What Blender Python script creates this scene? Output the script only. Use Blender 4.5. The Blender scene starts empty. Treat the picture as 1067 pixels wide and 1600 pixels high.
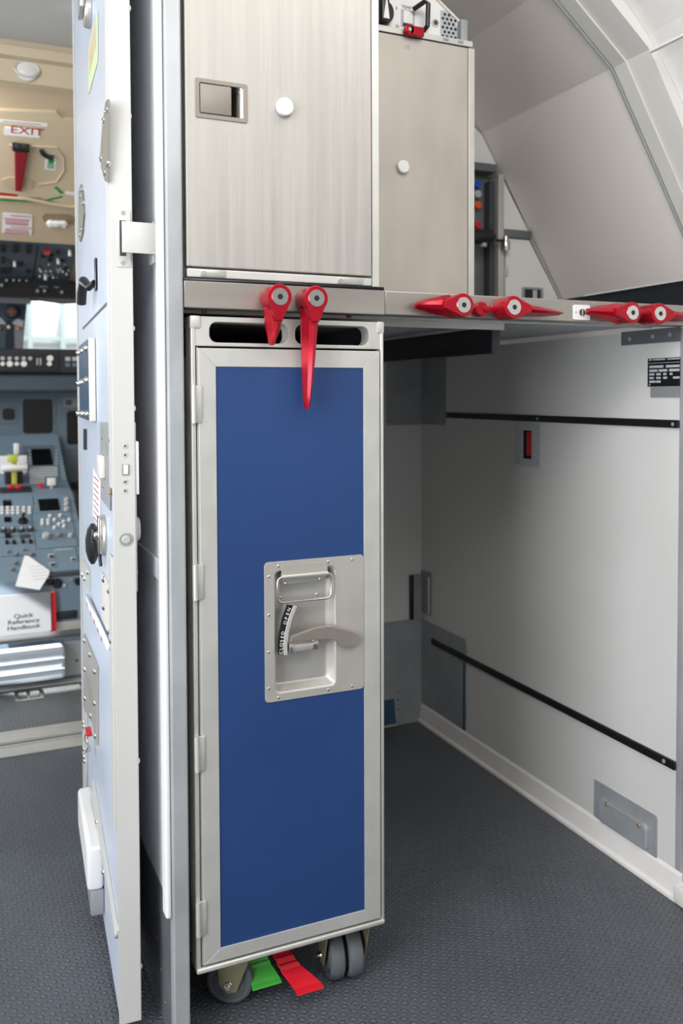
import bpy, bmesh, math, random
from mathutils import Vector, Matrix
random.seed(7)
C = bpy.context.scene.collection
S = bpy.context.scene
# ------------------------------------------------------------------ camera
CF, CCY, YAW, PIT, ROL, CH = 1372.45, 664.18, 0.4146, -0.0350, -0.0036, 0.9209
fw = Vector((math.sin(YAW)*math.cos(PIT), math.cos(YAW)*math.cos(PIT), math.sin(PIT)))
rt0 = Vector((math.cos(YAW), -math.sin(YAW), 0)); up0 = rt0.cross(fw)
rt = rt0*math.cos(ROL) + up0*math.sin(ROL); upv = -rt0*math.sin(ROL) + up0*math.cos(ROL)
CAM = Vector((0, 0, CH))
cd = bpy.data.cameras.new('camera'); cam = bpy.data.objects.new('camera', cd); C.objects.link(cam)
cd.sensor_fit = 'VERTICAL'; cd.sensor_height = 36; cd.sensor_width = 24
cd.lens = CF*36/1600
cd.shift_y = (CCY-800)/1600
cd.clip_start = .02; cd.clip_end = 200
mw = Matrix((rt, upv, -fw)).transposed().to_4x4(); mw.translation = CAM; cam.matrix_world = mw
cd.dof.use_dof = True; cd.dof.focus_distance = 1.35; cd.dof.aperture_fstop = 5.0
S.camera = cam
# ------------------------------------------------------------------ light and exposure
S.view_settings.view_transform = 'Standard'; S.view_settings.look = 'None'
S.view_settings.gamma = 1; S.view_settings.use_curve_mapping = False
S.view_settings.exposure = 0.0
w = bpy.data.worlds.new('world'); S.world = w; w.use_nodes = True
w.node_tree.nodes['Background'].inputs[0].default_value = (0.97, 0.98, 1.0, 1)
w.node_tree.nodes['Background'].inputs[1].default_value = 0.6

def area(name, loc, target, sx, sy, power, col=(1, 1, 1)):
    l = bpy.data.lights.new(name, 'AREA'); l.shape = 'RECTANGLE'; l.size = sx; l.size_y = sy
    l.energy = power; l.color = col
    o = bpy.data.objects.new(name, l); C.objects.link(o); o.location = loc
    d = Vector(target)-Vector(loc); o.rotation_euler = d.to_track_quat('-Z', 'Y').to_euler()
    return o
area('hangar_wall_fill', (3, 8, 6), (2, 14, 2), 5, 3, 900)  # area lamp added to brighten the hangar wall outside
area('entry_door_daylight', (-1.45, 0.15, 1.2), (1.2, 1.5, 1.3), 1.2, 1.7, 62, (.93, .96, 1))
area('cabin_ceiling_light', (0.25, .05, 2.02), (0.75, 1.1, .9), 1.5, .6, 24, (1, .97, .92))
area('liner_fill_light', (.80, .85, 2.03), (1.25, 1.45, 1.2), .5, .5, 7.5, (1, .98, .96))  # unseen fill lamp added to lift the dark sidewall liner
area('cockpit_left_window_daylight', (-.95, 3.3, 1.25), (.3, 3.1, .4), .8, .4, 16, (.93, .97, 1))
area('cockpit_dome_light', (-.2, 2.75, 1.7), (.2, 3.3, 1.0), .5, .3, 4, (1, .95, .88))
sp = bpy.data.lights.new('sun_through_cockpit_window', 'SPOT'); sp.energy = 1800; sp.spot_size = math.radians(7.5)
sp.spot_blend = .25; sp.shadow_soft_size = .01; sp.color = (1, .97, .92)
spo = bpy.data.objects.new('sun_through_cockpit_window', sp); C.objects.link(spo)
spo.location = (-1.6, 2.40, 1.55)
spo.rotation_euler = (Vector((.02, 2.88, .25))-spo.location).to_track_quat('-Z', 'Y').to_euler()

# ------------------------------------------------------------------ materials
def srgb(c):
    f = lambda v: v/12.92 if v <= .04045 else ((v+.055)/1.055)**2.4
    return tuple(f(v/255) for v in c)+(1,)
def mat(name, col, rough=.5, metal=0, bump=0, bscale=60, var=0, vscale=8, stretch=(1, 1, 1), coat=0, emit=0, trans=0):
    m = bpy.data.materials.new(name); m.use_nodes = True
    n = m.node_tree.nodes; L = m.node_tree.links; b = n['Principled BSDF']
    c = srgb(col)
    b.inputs['Base Color'].default_value = c; b.inputs['Roughness'].default_value = rough
    b.inputs['Metallic'].default_value = metal
    if coat: b.inputs['Coat Weight'].default_value = coat; b.inputs['Coat Roughness'].default_value = .08
    if trans: b.inputs['Transmission Weight'].default_value = trans
    if emit:
        b.inputs['Emission Color'].default_value = c; b.inputs['Emission Strength'].default_value = emit
    if bump or var:
        tc = n.new('ShaderNodeTexCoord'); mp = n.new('ShaderNodeMapping'); mp.inputs['Scale'].default_value = stretch
        L.new(tc.outputs['Object'], mp.inputs['Vector'])
        def noise(sc, det=4):
            t = n.new('ShaderNodeTexNoise'); t.inputs['Scale'].default_value = sc; t.inputs['Detail'].default_value = det
            L.new(mp.outputs[0], t.inputs['Vector']); return t
        if bump:
            t = noise(bscale); bp = n.new('ShaderNodeBump'); bp.inputs['Strength'].default_value = bump
            bp.inputs['Distance'].default_value = .001
            L.new(t.outputs['Fac'], bp.inputs['Height']); L.new(bp.outputs[0], b.inputs['Normal'])
        if var:
            t = noise(vscale, 6); mr = n.new('ShaderNodeMapRange')
            mr.inputs[1].default_value = .3; mr.inputs[2].default_value = .7
            mr.inputs[3].default_value = 1-var; mr.inputs[4].default_value = 1+var*.5
            L.new(t.outputs['Fac'], mr.inputs[0])
            mx = n.new('ShaderNodeMix'); mx.data_type = 'RGBA'; mx.blend_type = 'MULTIPLY'; mx.inputs[0].default_value = 1
            mx.inputs[6].default_value = c; L.new(mr.outputs[0], mx.inputs[7]); L.new(mx.outputs[2], b.inputs['Base Color'])
            mr2 = n.new('ShaderNodeMapRange'); mr2.inputs[3].default_value = max(.02, rough-.08); mr2.inputs[4].default_value = min(1, rough+.12)
            L.new(t.outputs['Fac'], mr2.inputs[0]); L.new(mr2.outputs[0], b.inputs['Roughness'])
    return m
M = {}
M['steel_v'] = mat('brushed_steel_vertical', (176, 172, 166), .52, .55, .25, 260, .12, 90, (1, 1, .035))
M['steel_d'] = mat('dull_steel_panel', (188, 181, 172), .5, .5, .10, 120, .13, 16, (1, 1, .3))
M['steel_h'] = mat('counter_steel', (172, 166, 159), .38, .8, .12, 160, .10, 30, (.06, 1, 1))
M['steel'] = mat('plain_steel', (196, 193, 187), .36, .65, .05, 90, .08, 25)
M['steel_rub'] = mat('rubbed_steel_plate', (190, 186, 178), .42, .5, .04, 120, .08, 14)
M['chrome'] = mat('polished_steel', (215, 213, 208), .16, 1)
M['alu'] = mat('satin_aluminium', (205, 204, 198), .45, .55, .05, 200, .07, 18)
M['alu_scuff'] = mat('scuffed_aluminium', (172, 175, 177), .42, .3, .1, 80, .22, 16, (1, 1, .4))
M['alu_dark'] = mat('dull_grey_metal', (118, 121, 124), .5, .5, .08, 60, .15, 12)
M['galv'] = mat('kick_plate_metal', (160, 163, 166), .5, .3, .1, 60, .16, 14)
M['zinc'] = mat('yellow_zinc_bracket', (168, 164, 130), .42, .7, .05, 60, .2, 20)
M['brass'] = mat('brass_screw', (190, 140, 95), .4, .8)
M['blue'] = mat('blue_door_laminate', (30, 60, 110), .42, 0, .06, 300, .08, 5)
M['red'] = mat('red_anodised', (172, 14, 36), .26, .5, 0, 1, .05, 30)
M['redp'] = mat('red_paint', (205, 22, 40), .35, 0, 0, 1, .06, 40)
M['greenp'] = mat('green_paint', (70, 170, 62), .4, 0, 0, 1, .1, 40)
M['white'] = mat('white_laminate', (224, 223, 222), .45, 0, .03, 150, .02, 3)
M['lam'] = mat('galley_wall_laminate', (206, 205, 202), .5, 0, .05, 220, .03, 4)
M['liner'] = mat('sidewall_liner', (236, 231, 228), .5, 0, .04, 260, .03, 3)
M['band'] = mat('arch_liner', (216, 214, 210), .55, 0, .03, 200, .02, 3)
M['ceilm'] = mat('ceiling_panel', (226, 225, 222), .6)
M['clear'] = mat('grey_green_edge_strip', (146, 154, 149), .25)
M['skirt'] = mat('white_skirting', (226, 222, 218), .4, 0, 0, 1, .06, 12)
M['black'] = mat('black_plastic', (22, 22, 24), .38)
M['blackm'] = mat('black_matt', (14, 14, 15), .7)
M['rubber'] = mat('grey_wheel_rubber', (92, 97, 101), .5, 0, .1, 60, .12, 20)
M['hub'] = mat('wheel_hub', (120, 118, 112), .45, .2)
M['doorm'] = mat('door_panel_grey_blue', (196, 205, 220), .32, 0, .02, 100, .03, 5)
M['edge'] = mat('door_edge_metal', (198, 197, 193), .5, .1, .03, 120, .05, 10, (1, 1, .2))
M['box_blue'] = mat('blue_grey_box', (62, 88, 116), .3, .2)
M['cream'] = mat('cream_paint', (220, 214, 202), .45)
M['cloth'] = mat('black_leather', (24, 24, 27), .42, 0, .3, 40)
M['paper'] = mat('paper', (235, 236, 238), .7)
M['green_st'] = mat('pale_green_sticker', (205, 222, 170), .55, 0, 0, 1, .06, 60)
M['beige'] = mat('beige_liner', (198, 180, 152), .6, 0, .04, 120, .03, 5)
M['beige2'] = mat('beige_liner_light', (206, 190, 162), .6)
M['cgrey'] = mat('cockpit_ceiling_grey', (206, 206, 204), .7)
M['panel'] = mat('instrument_panel_blue_grey', (92, 110, 124), .5, 0, .05, 80, .06, 12)
M['panel_l'] = mat('pedestal_blue_grey', (112, 132, 148), .5, 0, .05, 80, .05, 12)
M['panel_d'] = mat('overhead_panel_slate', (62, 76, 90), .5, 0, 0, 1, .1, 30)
M['ddark'] = mat('glareshield_dark', (30, 36, 42), .6)
M['screen'] = mat('dark_screen', (12, 14, 16), .25)
M['grey'] = mat('grey_plastic', (128, 131, 135), .5)
M['lgrey'] = mat('light_grey_plastic', (176, 180, 184), .5)
M['dgrey'] = mat('dark_grey_plastic', (60, 63, 68), .5)
M['case'] = mat('pale_grey_case', (168, 178, 188), .45)
M['tube'] = mat('grey_tube', (92, 94, 97), .35, .2)
M['redtxt'] = mat('red_print', (176, 30, 42), .6)
M['greentxt'] = mat('green_print', (40, 140, 70), .6)
M['blktxt'] = mat('black_print', (28, 28, 30), .6)
M['whtxt'] = mat('white_print', (225, 225, 222), .6)
M['lime'] = mat('yellow_green_lever', (190, 196, 70), .4)
M['bluecap'] = mat('blue_cap', (30, 80, 190), .35)
M['orange'] = mat('orange_cap', (226, 90, 30), .35)
M['amber'] = mat('amber_lens', (220, 140, 60), .3)
M['hang'] = mat('hangar_wall', (228, 232, 232), .7)
M['hangb'] = mat('hangar_beam', (176, 190, 193), .7)
M['shade'] = mat('ribbed_sunshade', (140, 146, 152), .5)
M['lens'] = mat('frosted_lens', (225, 225, 218), .2)
# glass
gm = bpy.data.materials.new('window_glass'); gm.use_nodes = True
gn = gm.node_tree.nodes; gl = gm.node_tree.links; gn.remove(gn['Principled BSDF'])
g1 = gn.new('ShaderNodeBsdfTransparent'); g1.inputs[0].default_value = (.99, 1, .99, 1)
g2 = gn.new('ShaderNodeBsdfGlossy'); g2.inputs['Roughness'].default_value = .02
fr = gn.new('ShaderNodeFresnel'); fr.inputs[0].default_value = 1.3; mx = gn.new('ShaderNodeMixShader')
gl.new(fr.outputs[0], mx.inputs[0]); gl.new(g1.outputs[0], mx.inputs[1]); gl.new(g2.outputs[0], mx.inputs[2])
gl.new(mx.outputs[0], gn['Material Output'].inputs[0]); M['glass'] = gm
# studded rubber floor
def floor_mat(name, col, pitch, spec=.5, rough=.42):
    m = mat(name, col, rough, 0); n = m.node_tree.nodes; L = m.node_tree.links; b = n['Principled BSDF']
    tc = n.new('ShaderNodeTexCoord')
    def vm(op, a, bvec=None):
        v = n.new('ShaderNodeVectorMath'); v.operation = op; L.new(a, v.inputs[0])
        if bvec is not None: v.inputs[1].default_value = bvec
        return v
    p = vm('DIVIDE', tc.outputs['Object'], (pitch, pitch*1.732, 1e6))
    def cell(off):
        a = vm('ADD', p.outputs[0], off); fr_ = vm('FRACTION', a.outputs[0]); c = vm('SUBTRACT', fr_.outputs[0], (.5, .5, 0))
        s = vm('MULTIPLY', c.outputs[0], (1, 1.732, 0)); return vm('LENGTH', s.outputs[0]).outputs['Value']
    def ma(op, a, b_):
        v = n.new('ShaderNodeMath'); v.operation = op
        for i, q in enumerate((a, b_)):
            if isinstance(q, (int, float)): v.inputs[i].default_value = q
            else: L.new(q, v.inputs[i])
        return v.outputs[0]
    d = ma('MINIMUM', cell((0, 0, 0)), cell((.5, .5, 0)))
    cr = n.new('ShaderNodeValToRGB'); e = cr.color_ramp.elements
    e[0].position = 0; e[0].color = (.45, .45, .45, 1); e[1].position = .5; e[1].color = (0, 0, 0, 1)
    for pos, v in ((.17, .45), (.25, 1), (.30, 1), (.37, 0)):
        q = e.new(pos); q.color = (v, v, v, 1)
    L.new(d, cr.inputs[0])
    bp = n.new('ShaderNodeBump'); bp.inputs['Strength'].default_value = 1.0; bp.inputs['Distance'].default_value = .003
    L.new(cr.outputs[0], bp.inputs['Height'])
    nz = n.new('ShaderNodeTexNoise'); nz.inputs['Scale'].default_value = 5; nz.inputs['Detail'].default_value = 8
    L.new(tc.outputs['Object'], nz.inputs[0])
    mr = n.new('ShaderNodeMapRange'); mr.inputs[1].default_value = .3; mr.inputs[2].default_value = .7; mr.inputs[3].default_value = .85; mr.inputs[4].default_value = 1.12
    L.new(nz.outputs[0], mr.inputs[0])
    # glossy highlight painted into the stud rims, and a little grit
    rim = n.new('ShaderNodeMapRange'); rim.inputs[1].default_value = .8; rim.inputs[2].default_value = 1.0
    rim.inputs[3].default_value = 1; rim.inputs[4].default_value = 1.45; L.new(cr.outputs[0], rim.inputs[0])
    mm = ma('MULTIPLY', mr.outputs[0], rim.outputs[0])
    grit = n.new('ShaderNodeTexVoronoi'); grit.inputs['Scale'].default_value = 26; L.new(tc.outputs['Object'], grit.inputs[0])
    gt = ma('LESS_THAN', grit.outputs['Distance'], .035)
    mx_ = n.new('ShaderNodeMix'); mx_.data_type = 'RGBA'; mx_.blend_type = 'MULTIPLY'; mx_.inputs[0].default_value = 1
    mx_.inputs[6].default_value = srgb(col); L.new(mm, mx_.inputs[7])
    mx2 = n.new('ShaderNodeMix'); mx2.data_type = 'RGBA'; L.new(gt, mx2.inputs[0]); L.new(mx_.outputs[2], mx2.inputs[6])
    mx2.inputs[7].default_value = srgb((40, 34, 28)); L.new(mx2.outputs[2], b.inputs['Base Color'])
    L.new(bp.outputs[0], b.inputs['Normal'])
    return m
M['floor'] = floor_mat('studded_rubber_floor', (82, 86, 92), .0172, rough=.38)
M['floorc'] = floor_mat('studded_hatch_rubber', (92, 96, 98), .021, rough=.33)

# ------------------------------------------------------------------ builders
def frame(o, ax, ay):
    ax = Vector(ax).normalized(); ay = Vector(ay).normalized(); az = ax.cross(ay)
    m = Matrix((ax, ay, az)).transposed().to_4x4(); m.translation = Vector(o); return m
ID = Matrix.Identity(4)
def ray(px, py): return fw + rt*((px-533.5)/CF) + upv*((CCY-py)/CF)
def at(F, px, py, w=0):
    """local x,y on the plane z=w of frame F that a sight line meets"""
    o = F @ Vector((0, 0, w)); nrm = F.to_3x3() @ Vector((0, 0, 1)); v = ray(px, py)
    p = CAM + v*((o-CAM).dot(nrm)/v.dot(nrm)); q = F.inverted() @ p
    return q.x, q.y
def rrect(x0, x1, y0, y1, r, n=5):
    out = []
    for cx, cy, a0 in ((x1-r, y1-r, 0), (x0+r, y1-r, 90), (x0+r, y0+r, 180), (x1-r, y0+r, 270)):
        for i in range(n+1):
            a = math.radians(a0+90*i/n); out.append((cx+r*math.cos(a), cy+r*math.sin(a)))
    return out
def circ(cx, cy, r, n=24, a0=0, a1=360):
    return [(cx+r*math.cos(math.radians(a0+(a1-a0)*i/n)), cy+r*math.sin(math.radians(a0+(a1-a0)*i/n))) for i in range(n)]
class MB:
    def __init__(s, F=ID): s.bm = bmesh.new(); s.F = F.copy()
    def _add(s, b2):
        me = bpy.data.meshes.new('t'); b2.to_mesh(me); b2.free(); me.transform(s.F); s.bm.from_mesh(me); bpy.data.meshes.remove(me)
    def box(s, x0, x1, y0, y1, z0, z1, bev=0, seg=2):
        b = bmesh.new(); bmesh.ops.create_cube(b, size=1)
        for v in b.verts: v.co = Vector((x0+(x1-x0)*(v.co.x+.5), y0+(y1-y0)*(v.co.y+.5), z0+(z1-z0)*(v.co.z+.5)))
        if bev: bmesh.ops.bevel(b, geom=list(b.edges), offset=bev, segments=seg, profile=.5, affect='EDGES')
        bmesh.ops.recalc_face_normals(b, faces=b.faces); s._add(b); return s
    def plate(s, outer, z0, z1, holes=(), bev=0):
        b = bmesh.new(); es = []
        for lp in [outer]+list(holes):
            vs = [b.verts.new((p[0], p[1], z0)) for p in lp]
            es += [b.edges.new((vs[i], vs[(i+1) % len(vs)])) for i in range(len(vs))]
        if holes:
            bmesh.ops.triangle_fill(b, edges=es, use_beauty=True)
            b.normal_update()
        else: b.faces.new([e.verts[0] for e in es][:0] or list(b.verts))
        fs = list(b.faces)
        r = bmesh.ops.extrude_face_region(b, geom=fs)
        top = [v for v in r['geom'] if isinstance(v, bmesh.types.BMVert)]
        for v in top: v.co.z = z1
        bmesh.ops.recalc_face_normals(b, faces=b.faces)
        if bev:
            zz = max(z0, z1)
            ed = [e for e in b.edges if all(abs(v.co.z-zz) < 1e-7 for v in e.verts) and len(e.link_faces) == 2 and abs(e.calc_face_angle(0)) > .5]
            bmesh.ops.bevel(b, geom=ed, offset=bev, segments=2, profile=.5, affect='EDGES')
        s._add(b); return s
    def cyl(s, p0, p1, r0, r1=None, seg=24, bev=0):
        r1 = r0 if r1 is None else r1; p0 = Vector(p0); p1 = Vector(p1); d = p1-p0
        b = bmesh.new(); bmesh.ops.create_cone(b, cap_ends=True, segments=seg, radius1=r0, radius2=r1, depth=d.length)
        if bev:
            ed = [e for e in b.edges if abs(e.verts[0].co.z-e.verts[1].co.z) < 1e-7]
            bmesh.ops.bevel(b, geom=ed, offset=bev, segments=2, profile=.5, affect='EDGES')
        q = d.to_track_quat('Z', 'Y').to_matrix().to_4x4(); q.translation = (p0+p1)/2
        b.transform(q); s._add(b); return s
    def dome(s, c, n, r, h, seg=16):
        seg = 16
        b = bmesh.new(); bmesh.ops.create_uvsphere(b, u_segments=seg, v_segments=8, radius=1)
        for v in b.verts: v.co = Vector((v.co.x*r, v.co.y*r, v.co.z*h))
        q = Vector(n).to_track_quat('Z', 'Y').to_matrix().to_4x4(); q.translation = Vector(c); b.transform(q); s._add(b); return s
    def tube(s, pts, r, seg=12, closed=False, cap=True):
        seg = max(seg, 16); pts = [Vector(p) for p in pts]; N = len(pts); b = bmesh.new(); rings = []
        rr = r if isinstance(r, (list, tuple)) else [r]*N
        t0 = (pts[1]-pts[0]).normalized(); u = t0.orthogonal().normalized()
        for i, p in enumerate(pts):
            if closed: t = (pts[(i+1) % N]-pts[i-1]).normalized()
            else: t = (pts[min(i+1, N-1)]-pts[max(i-1, 0)]).normalized()
            u = (u-t*u.dot(t)).normalized(); v = t.cross(u)
            rings.append([b.verts.new(p+(u*math.cos(2*math.pi*k/seg)+v*math.sin(2*math.pi*k/seg))*rr[i]) for k in range(seg)])
        for i in range(N if closed else N-1):
            a, c = rings[i], rings[(i+1) % N]
            for k in range(seg): b.faces.new((a[k], a[(k+1) % seg], c[(k+1) % seg], c[k]))
        if not closed and cap: b.faces.new(rings[0][::-1]); b.faces.new(rings[-1])
        bmesh.ops.recalc_face_normals(b, faces=b.faces); s._add(b); return s
    def loft(s, secs, cap=True):
        b = bmesh.new(); rings = [[b.verts.new(p) for p in sec] for sec in secs]; n = len(rings[0])
        for a, c in zip(rings, rings[1:]):
            for k in range(n): b.faces.new((a[k], a[(k+1) % n], c[(k+1) % n], c[k]))
        if cap: b.faces.new(rings[0][::-1]); b.faces.new(rings[-1])
        bmesh.ops.recalc_face_normals(b, faces=b.faces); s._add(b); return s
    def build(s, name, m, parent=None, ang=26):
        me = bpy.data.meshes.new(name)
        s.bm.normal_update(); s.bm.to_mesh(me); s.bm.free()
        for p in me.polygons: p.use_smooth = len(p.vertices) == 4 and p.area < .002
        me.set_sharp_from_angle(angle=math.radians(ang))
        for p in me.polygons:
            if len(p.vertices) != 4 or p.area > .002: p.use_smooth = False
        me.materials.append(M[m] if isinstance(m, str) else m)
        o = bpy.data.objects.new(name, me); C.objects.link(o)
        vs = [v.co for v in me.vertices]
        lo = Vector([min(v[i] for v in vs) for i in range(3)]); hi = Vector([max(v[i] for v in vs) for i in range(3)])
        org = Vector(((lo.x+hi.x)/2, (lo.y+hi.y)/2, lo.z))
        me.transform(Matrix.Translation(-org))
        pl = Vector()
        q = parent
        while q is not None: pl += q.location; q = q.parent
        o.location = org-pl
        if parent is not None: o.parent = parent
        return o
def tag(o, label, cat, group=None):
    o['label'] = label; o['category'] = cat
    if group: o['group'] = group
    return o
def thing(name, loc, label, cat, group=None):
    o = bpy.data.objects.new(name, None); o.empty_display_size = .03; C.objects.link(o); o.location = loc
    return tag(o, label, cat, group)
def struct(o, label=None):
    o['kind'] = 'structure'
    if label: o['label'] = label
    return o
def lab(o, l): o['label'] = l; return o
def text(name, body, size, F, m, parent=None, x=0, y=0, z=0, align='LEFT', ext=.0002, rot=0, xs=1):
    cu = bpy.data.curves.new('t', 'FONT'); cu.body = body; cu.size = size; cu.extrude = ext; cu.align_x = align; cu.space_line = .95
    to = bpy.data.objects.new('t', cu); C.objects.link(to); bpy.context.view_layer.update()
    me = bpy.data.meshes.new_from_object(to); bpy.data.objects.remove(to)
    b = MB(F @ Matrix.Translation((x, y, z)) @ Matrix.Rotation(rot, 4, 'Z') @ Matrix.Diagonal((xs, 1, 1, 1)))
    me.transform(b.F); b.bm.from_mesh(me)
    return b.build(name, m, parent)
def copy_tree(o, dloc=None, parent=None):
    c = o.copy(); C.objects.link(c)
    if parent is not None: c.parent = parent
    if dloc is not None: c.location = o.location+Vector(dloc)
    for ch in list(o.children):
        if ch is not c: copy_tree(ch, None, c)
    return c

# ================================================================== SETTING
YF = 1.193           # front of the trolley bay
XW = 1.19            # right side wall of the bay
YB = 2.15            # back wall of the galley
FR = frame((0, 1.185, 0), (1, 0, 0), (0, 0, 1))        # counter front plane, z towards the viewer
FT = frame((0, YF, 0), (1, 0, 0), (0, 0, 1))           # trolley front
FU = frame((0, 1.19, 0), (1, 0, 0), (0, 0, 1))         # first upper unit
F2 = frame((0, 1.55, 0), (1, 0, 0), (0, 0, 1))         # second upper unit
FB = frame((0, YB, 0), (1, 0, 0), (0, 0, 1))           # back wall
FW = frame((XW, 0, 0), (0, -1, 0), (0, 0, 1))          # right wall of bay, z towards -X

struct(MB().box(-1.4, 2.2, -2.6, 4.6, -.03, 0).build('floor', 'floor'))
struct(MB().box(-1.5, 1.2, -2.6, 2.36, 2.05, 2.09).build('ceiling', 'ceilm'))
# left side of the entrance, open doorway towards the daylight
b = MB(); b.box(-1.55, -1.5, -2.6, -.45, 0, 2.05); b.box(-1.55, -1.5, .8, 2.3, 0, 2.05)
b.box(-1.55, -1.5, -.45, .8, 1.95, 2.05)
struct(b.build('wall_left', 'white'))
# bulkhead beside the cockpit doorway
b = MB(); b.box(-1.5, -.55, 2.28, 2.34, 0, 2.05); b.box(-.55, .302, 2.28, 2.34, 1.895, 2.05); b.box(.302, 1.75, 2.28, 2.34, 0, 2.05)
struct(b.build('wall_bulkhead', 'white'))
# galley partition with trim edge
b = MB(); b.box(.268, .287, 1.20, 2.08, .195, 2.05)
part = struct(b.build('wall_partition', 'white'), 'white galley side panel beside the open cockpit door')
b = MB(); b.box(.2665, .2875, 1.20, 2.08, 0, .195); b.build('kick_panel', 'alu_dark', part)
b = MB(FR)
x0, _ = at(FR, 264, 800); x1, _ = at(FR, 286.5, 430)
b.box(x0, x1, 0, 2.05, -.02, 0, .0025); b.build('edge_trim', 'alu_scuff', part)
b = MB(FR); b.box(x0-.0085, x0-.0005, .193, 2.05, -.03, -.006, .003, 3); b.build('corner_bead', 'white', part)
b = MB(); b.box(.2625, .268, 1.20, 1.75, .655, .685, .002); b.build('rub_strip', 'lgrey', part)
b = MB()
for k in range(9):
    yy = 1.25+.028*k*1.0; zz = .035+.016*(k % 3)*2
    b.cyl((.2664, yy, zz), (.2655, yy, zz), .003, seg=10)
b.build('rivet', 'brass', part)
# bay right wall, back wall
ww = struct(MB().box(XW, XW+.02, 1.1985, YB, .0, 1.037).build('wall_right', 'lam'))
b = MB(FW); b.box(-1.198, -1.185, 0, 1.037, -.026, .0, .0015); b.build('edge_trim', 'alu_scuff', ww)
struct(MB().box(.288, 1.75, YB, YB+.02, 0, 1.9).build('wall_back', 'lam'))
# skirting of the bay
b = MB(); sec = lambda y: [(XW, y, 0), (XW-.014, y, 0), (XW-.014, y, .006), (XW-.008, y, .010), (XW-.004, y, .046), (XW, y, .052)]
b.loft([sec(1.18), sec(YB)]); sk = struct(b.build('baseboard_right', 'skirt'))
b = MB(); b.box(XW-.018, XW+.05, 1.10, 1.186, 0, .035, .006); b.build('end_block', 'skirt', sk)

# sidewall liner: cross-section carried along the fuselage axis
PROF = [(1.66, 1.14), (1.628, 1.197), (1.50, 1.409), (1.354, 1.645), (1.174, 1.789), (.90, 1.93), (.72, 2.02)]
def pxz(p, off):   # offset of the profile outwards
    out = []
    for i, (x, z) in enumerate(p):
        a = Vector(p[max(i-1, 0)]); c = Vector(p[min(i+1, len(p)-1)]); t = (c-a).normalized(); nrm = Vector((t.y, -t.x))
        if nrm.x < 0: nrm = -nrm
        out.append((x+nrm.x*off, z+nrm.y*off))
    return out
def shell(y0, y1, prof, off, th, name, m, parent=None):
    a = pxz(prof, off); c = pxz(prof, off+th)[::-1]; lp = a+c
    b = MB(); b.loft([[(x, y0, z) for x, z in lp], [(x, y1, z) for x, z in lp]])
    return b.build(name, m, parent, ang=25)
ln = struct(shell(1.575, YB, PROF[1:], 0, .012, 'wall_sidewall_liner', 'liner'))
def smooth(p, n=3):
    for _ in range(n):
        q = [p[0]]
        for a, c in zip(p, p[1:]):
            q += [(a[0]*.75+c[0]*.25, a[1]*.75+c[1]*.25), (a[0]*.25+c[0]*.75, a[1]*.25+c[1]*.75)]
        p = q+[p[-1]]
    return p
bd = struct(shell(1.46, 1.572, PROF[1:], .004, .03, 'trim_1', 'band'))
SP = smooth([(1.72, .4), (1.70, .9)]+PROF[1:], 2)
sw = struct(shell(-2.6, 1.459, SP, .03, .02, 'wall_sidewall', 'ceilm'))
# clear edge strip and seal between liner and arch trim
def edge_tube(y, off, r, name, m, par, pts):
    b = MB(); b.tube([(x, y, z) for x, z in pxz(pts, off)], r, 8); return b.build(name, m, par)
pp = [PROF[1], PROF[2], PROF[3], (PROF[3][0]*.02+PROF[4][0]*.98, PROF[3][1]*.02+PROF[4][1]*.98)]
edge_tube(1.571, -.003, .0036, 'seal_strip', 'clear', bd, pp)
b = MB(); q = pxz(pp, -.002)
a_ = [(x, 1.528, z) for x, z in pxz(pp, .003)]+[(x, 1.528, z) for x, z in pxz(pp, -.0015)][::-1]
c_ = [(x, 1.566, z) for x, z in pxz(pp, .003)]+[(x, 1.566, z) for x, z in pxz(pp, -.0015)][::-1]
b.loft([a_, c_]); b.build('edge_profile', 'band', bd)
b = MB(); e = pxz(pp, -.006)[-1]; b.dome((e[0], 1.57, e[1]), (0, -1, 0), .008, .005); b.build('end_cap', 'chrome', bd)
# seam between the two sidewall panels by the service door
sz = at(frame((0, 1.44, 0), (1, 0, 0), (0, 0, 1)), 1007, 76)
b = MB(); b.box(sz[0]+.012, sz[0]+.02, -2.5, 1.44, sz[1]-.006, sz[1]-.001); b.build('seam_strip', 'band', sw)
# dark recess below the liner above the counter
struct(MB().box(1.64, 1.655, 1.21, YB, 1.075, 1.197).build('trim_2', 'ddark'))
# cockpit shell
b = MB(); b.box(-1.4, .7, 2.345, 2.36, 1.95, 2.05)
struct(MB().box(-1.3, 1.3, 2.20, 2.575, 1.888, 1.894).build('ceiling_cockpit', 'cgrey'))
struct(MB().box(1.0, 1.04, 2.36, 4.5, 0, 2.0).build('wall_cockpit_right', 'beige'))
b = MB(); b.box(-1.04, -1.0, 2.345, 2.44, 0, 2.0); b.box(-1.04, -1.0, 2.44, 4.5, 0, .85); b.box(-1.04, -1.0, 2.44, 4.5, 1.6, 2.0)
struct(b.build('wall_cockpit_left', 'beige'))

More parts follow.
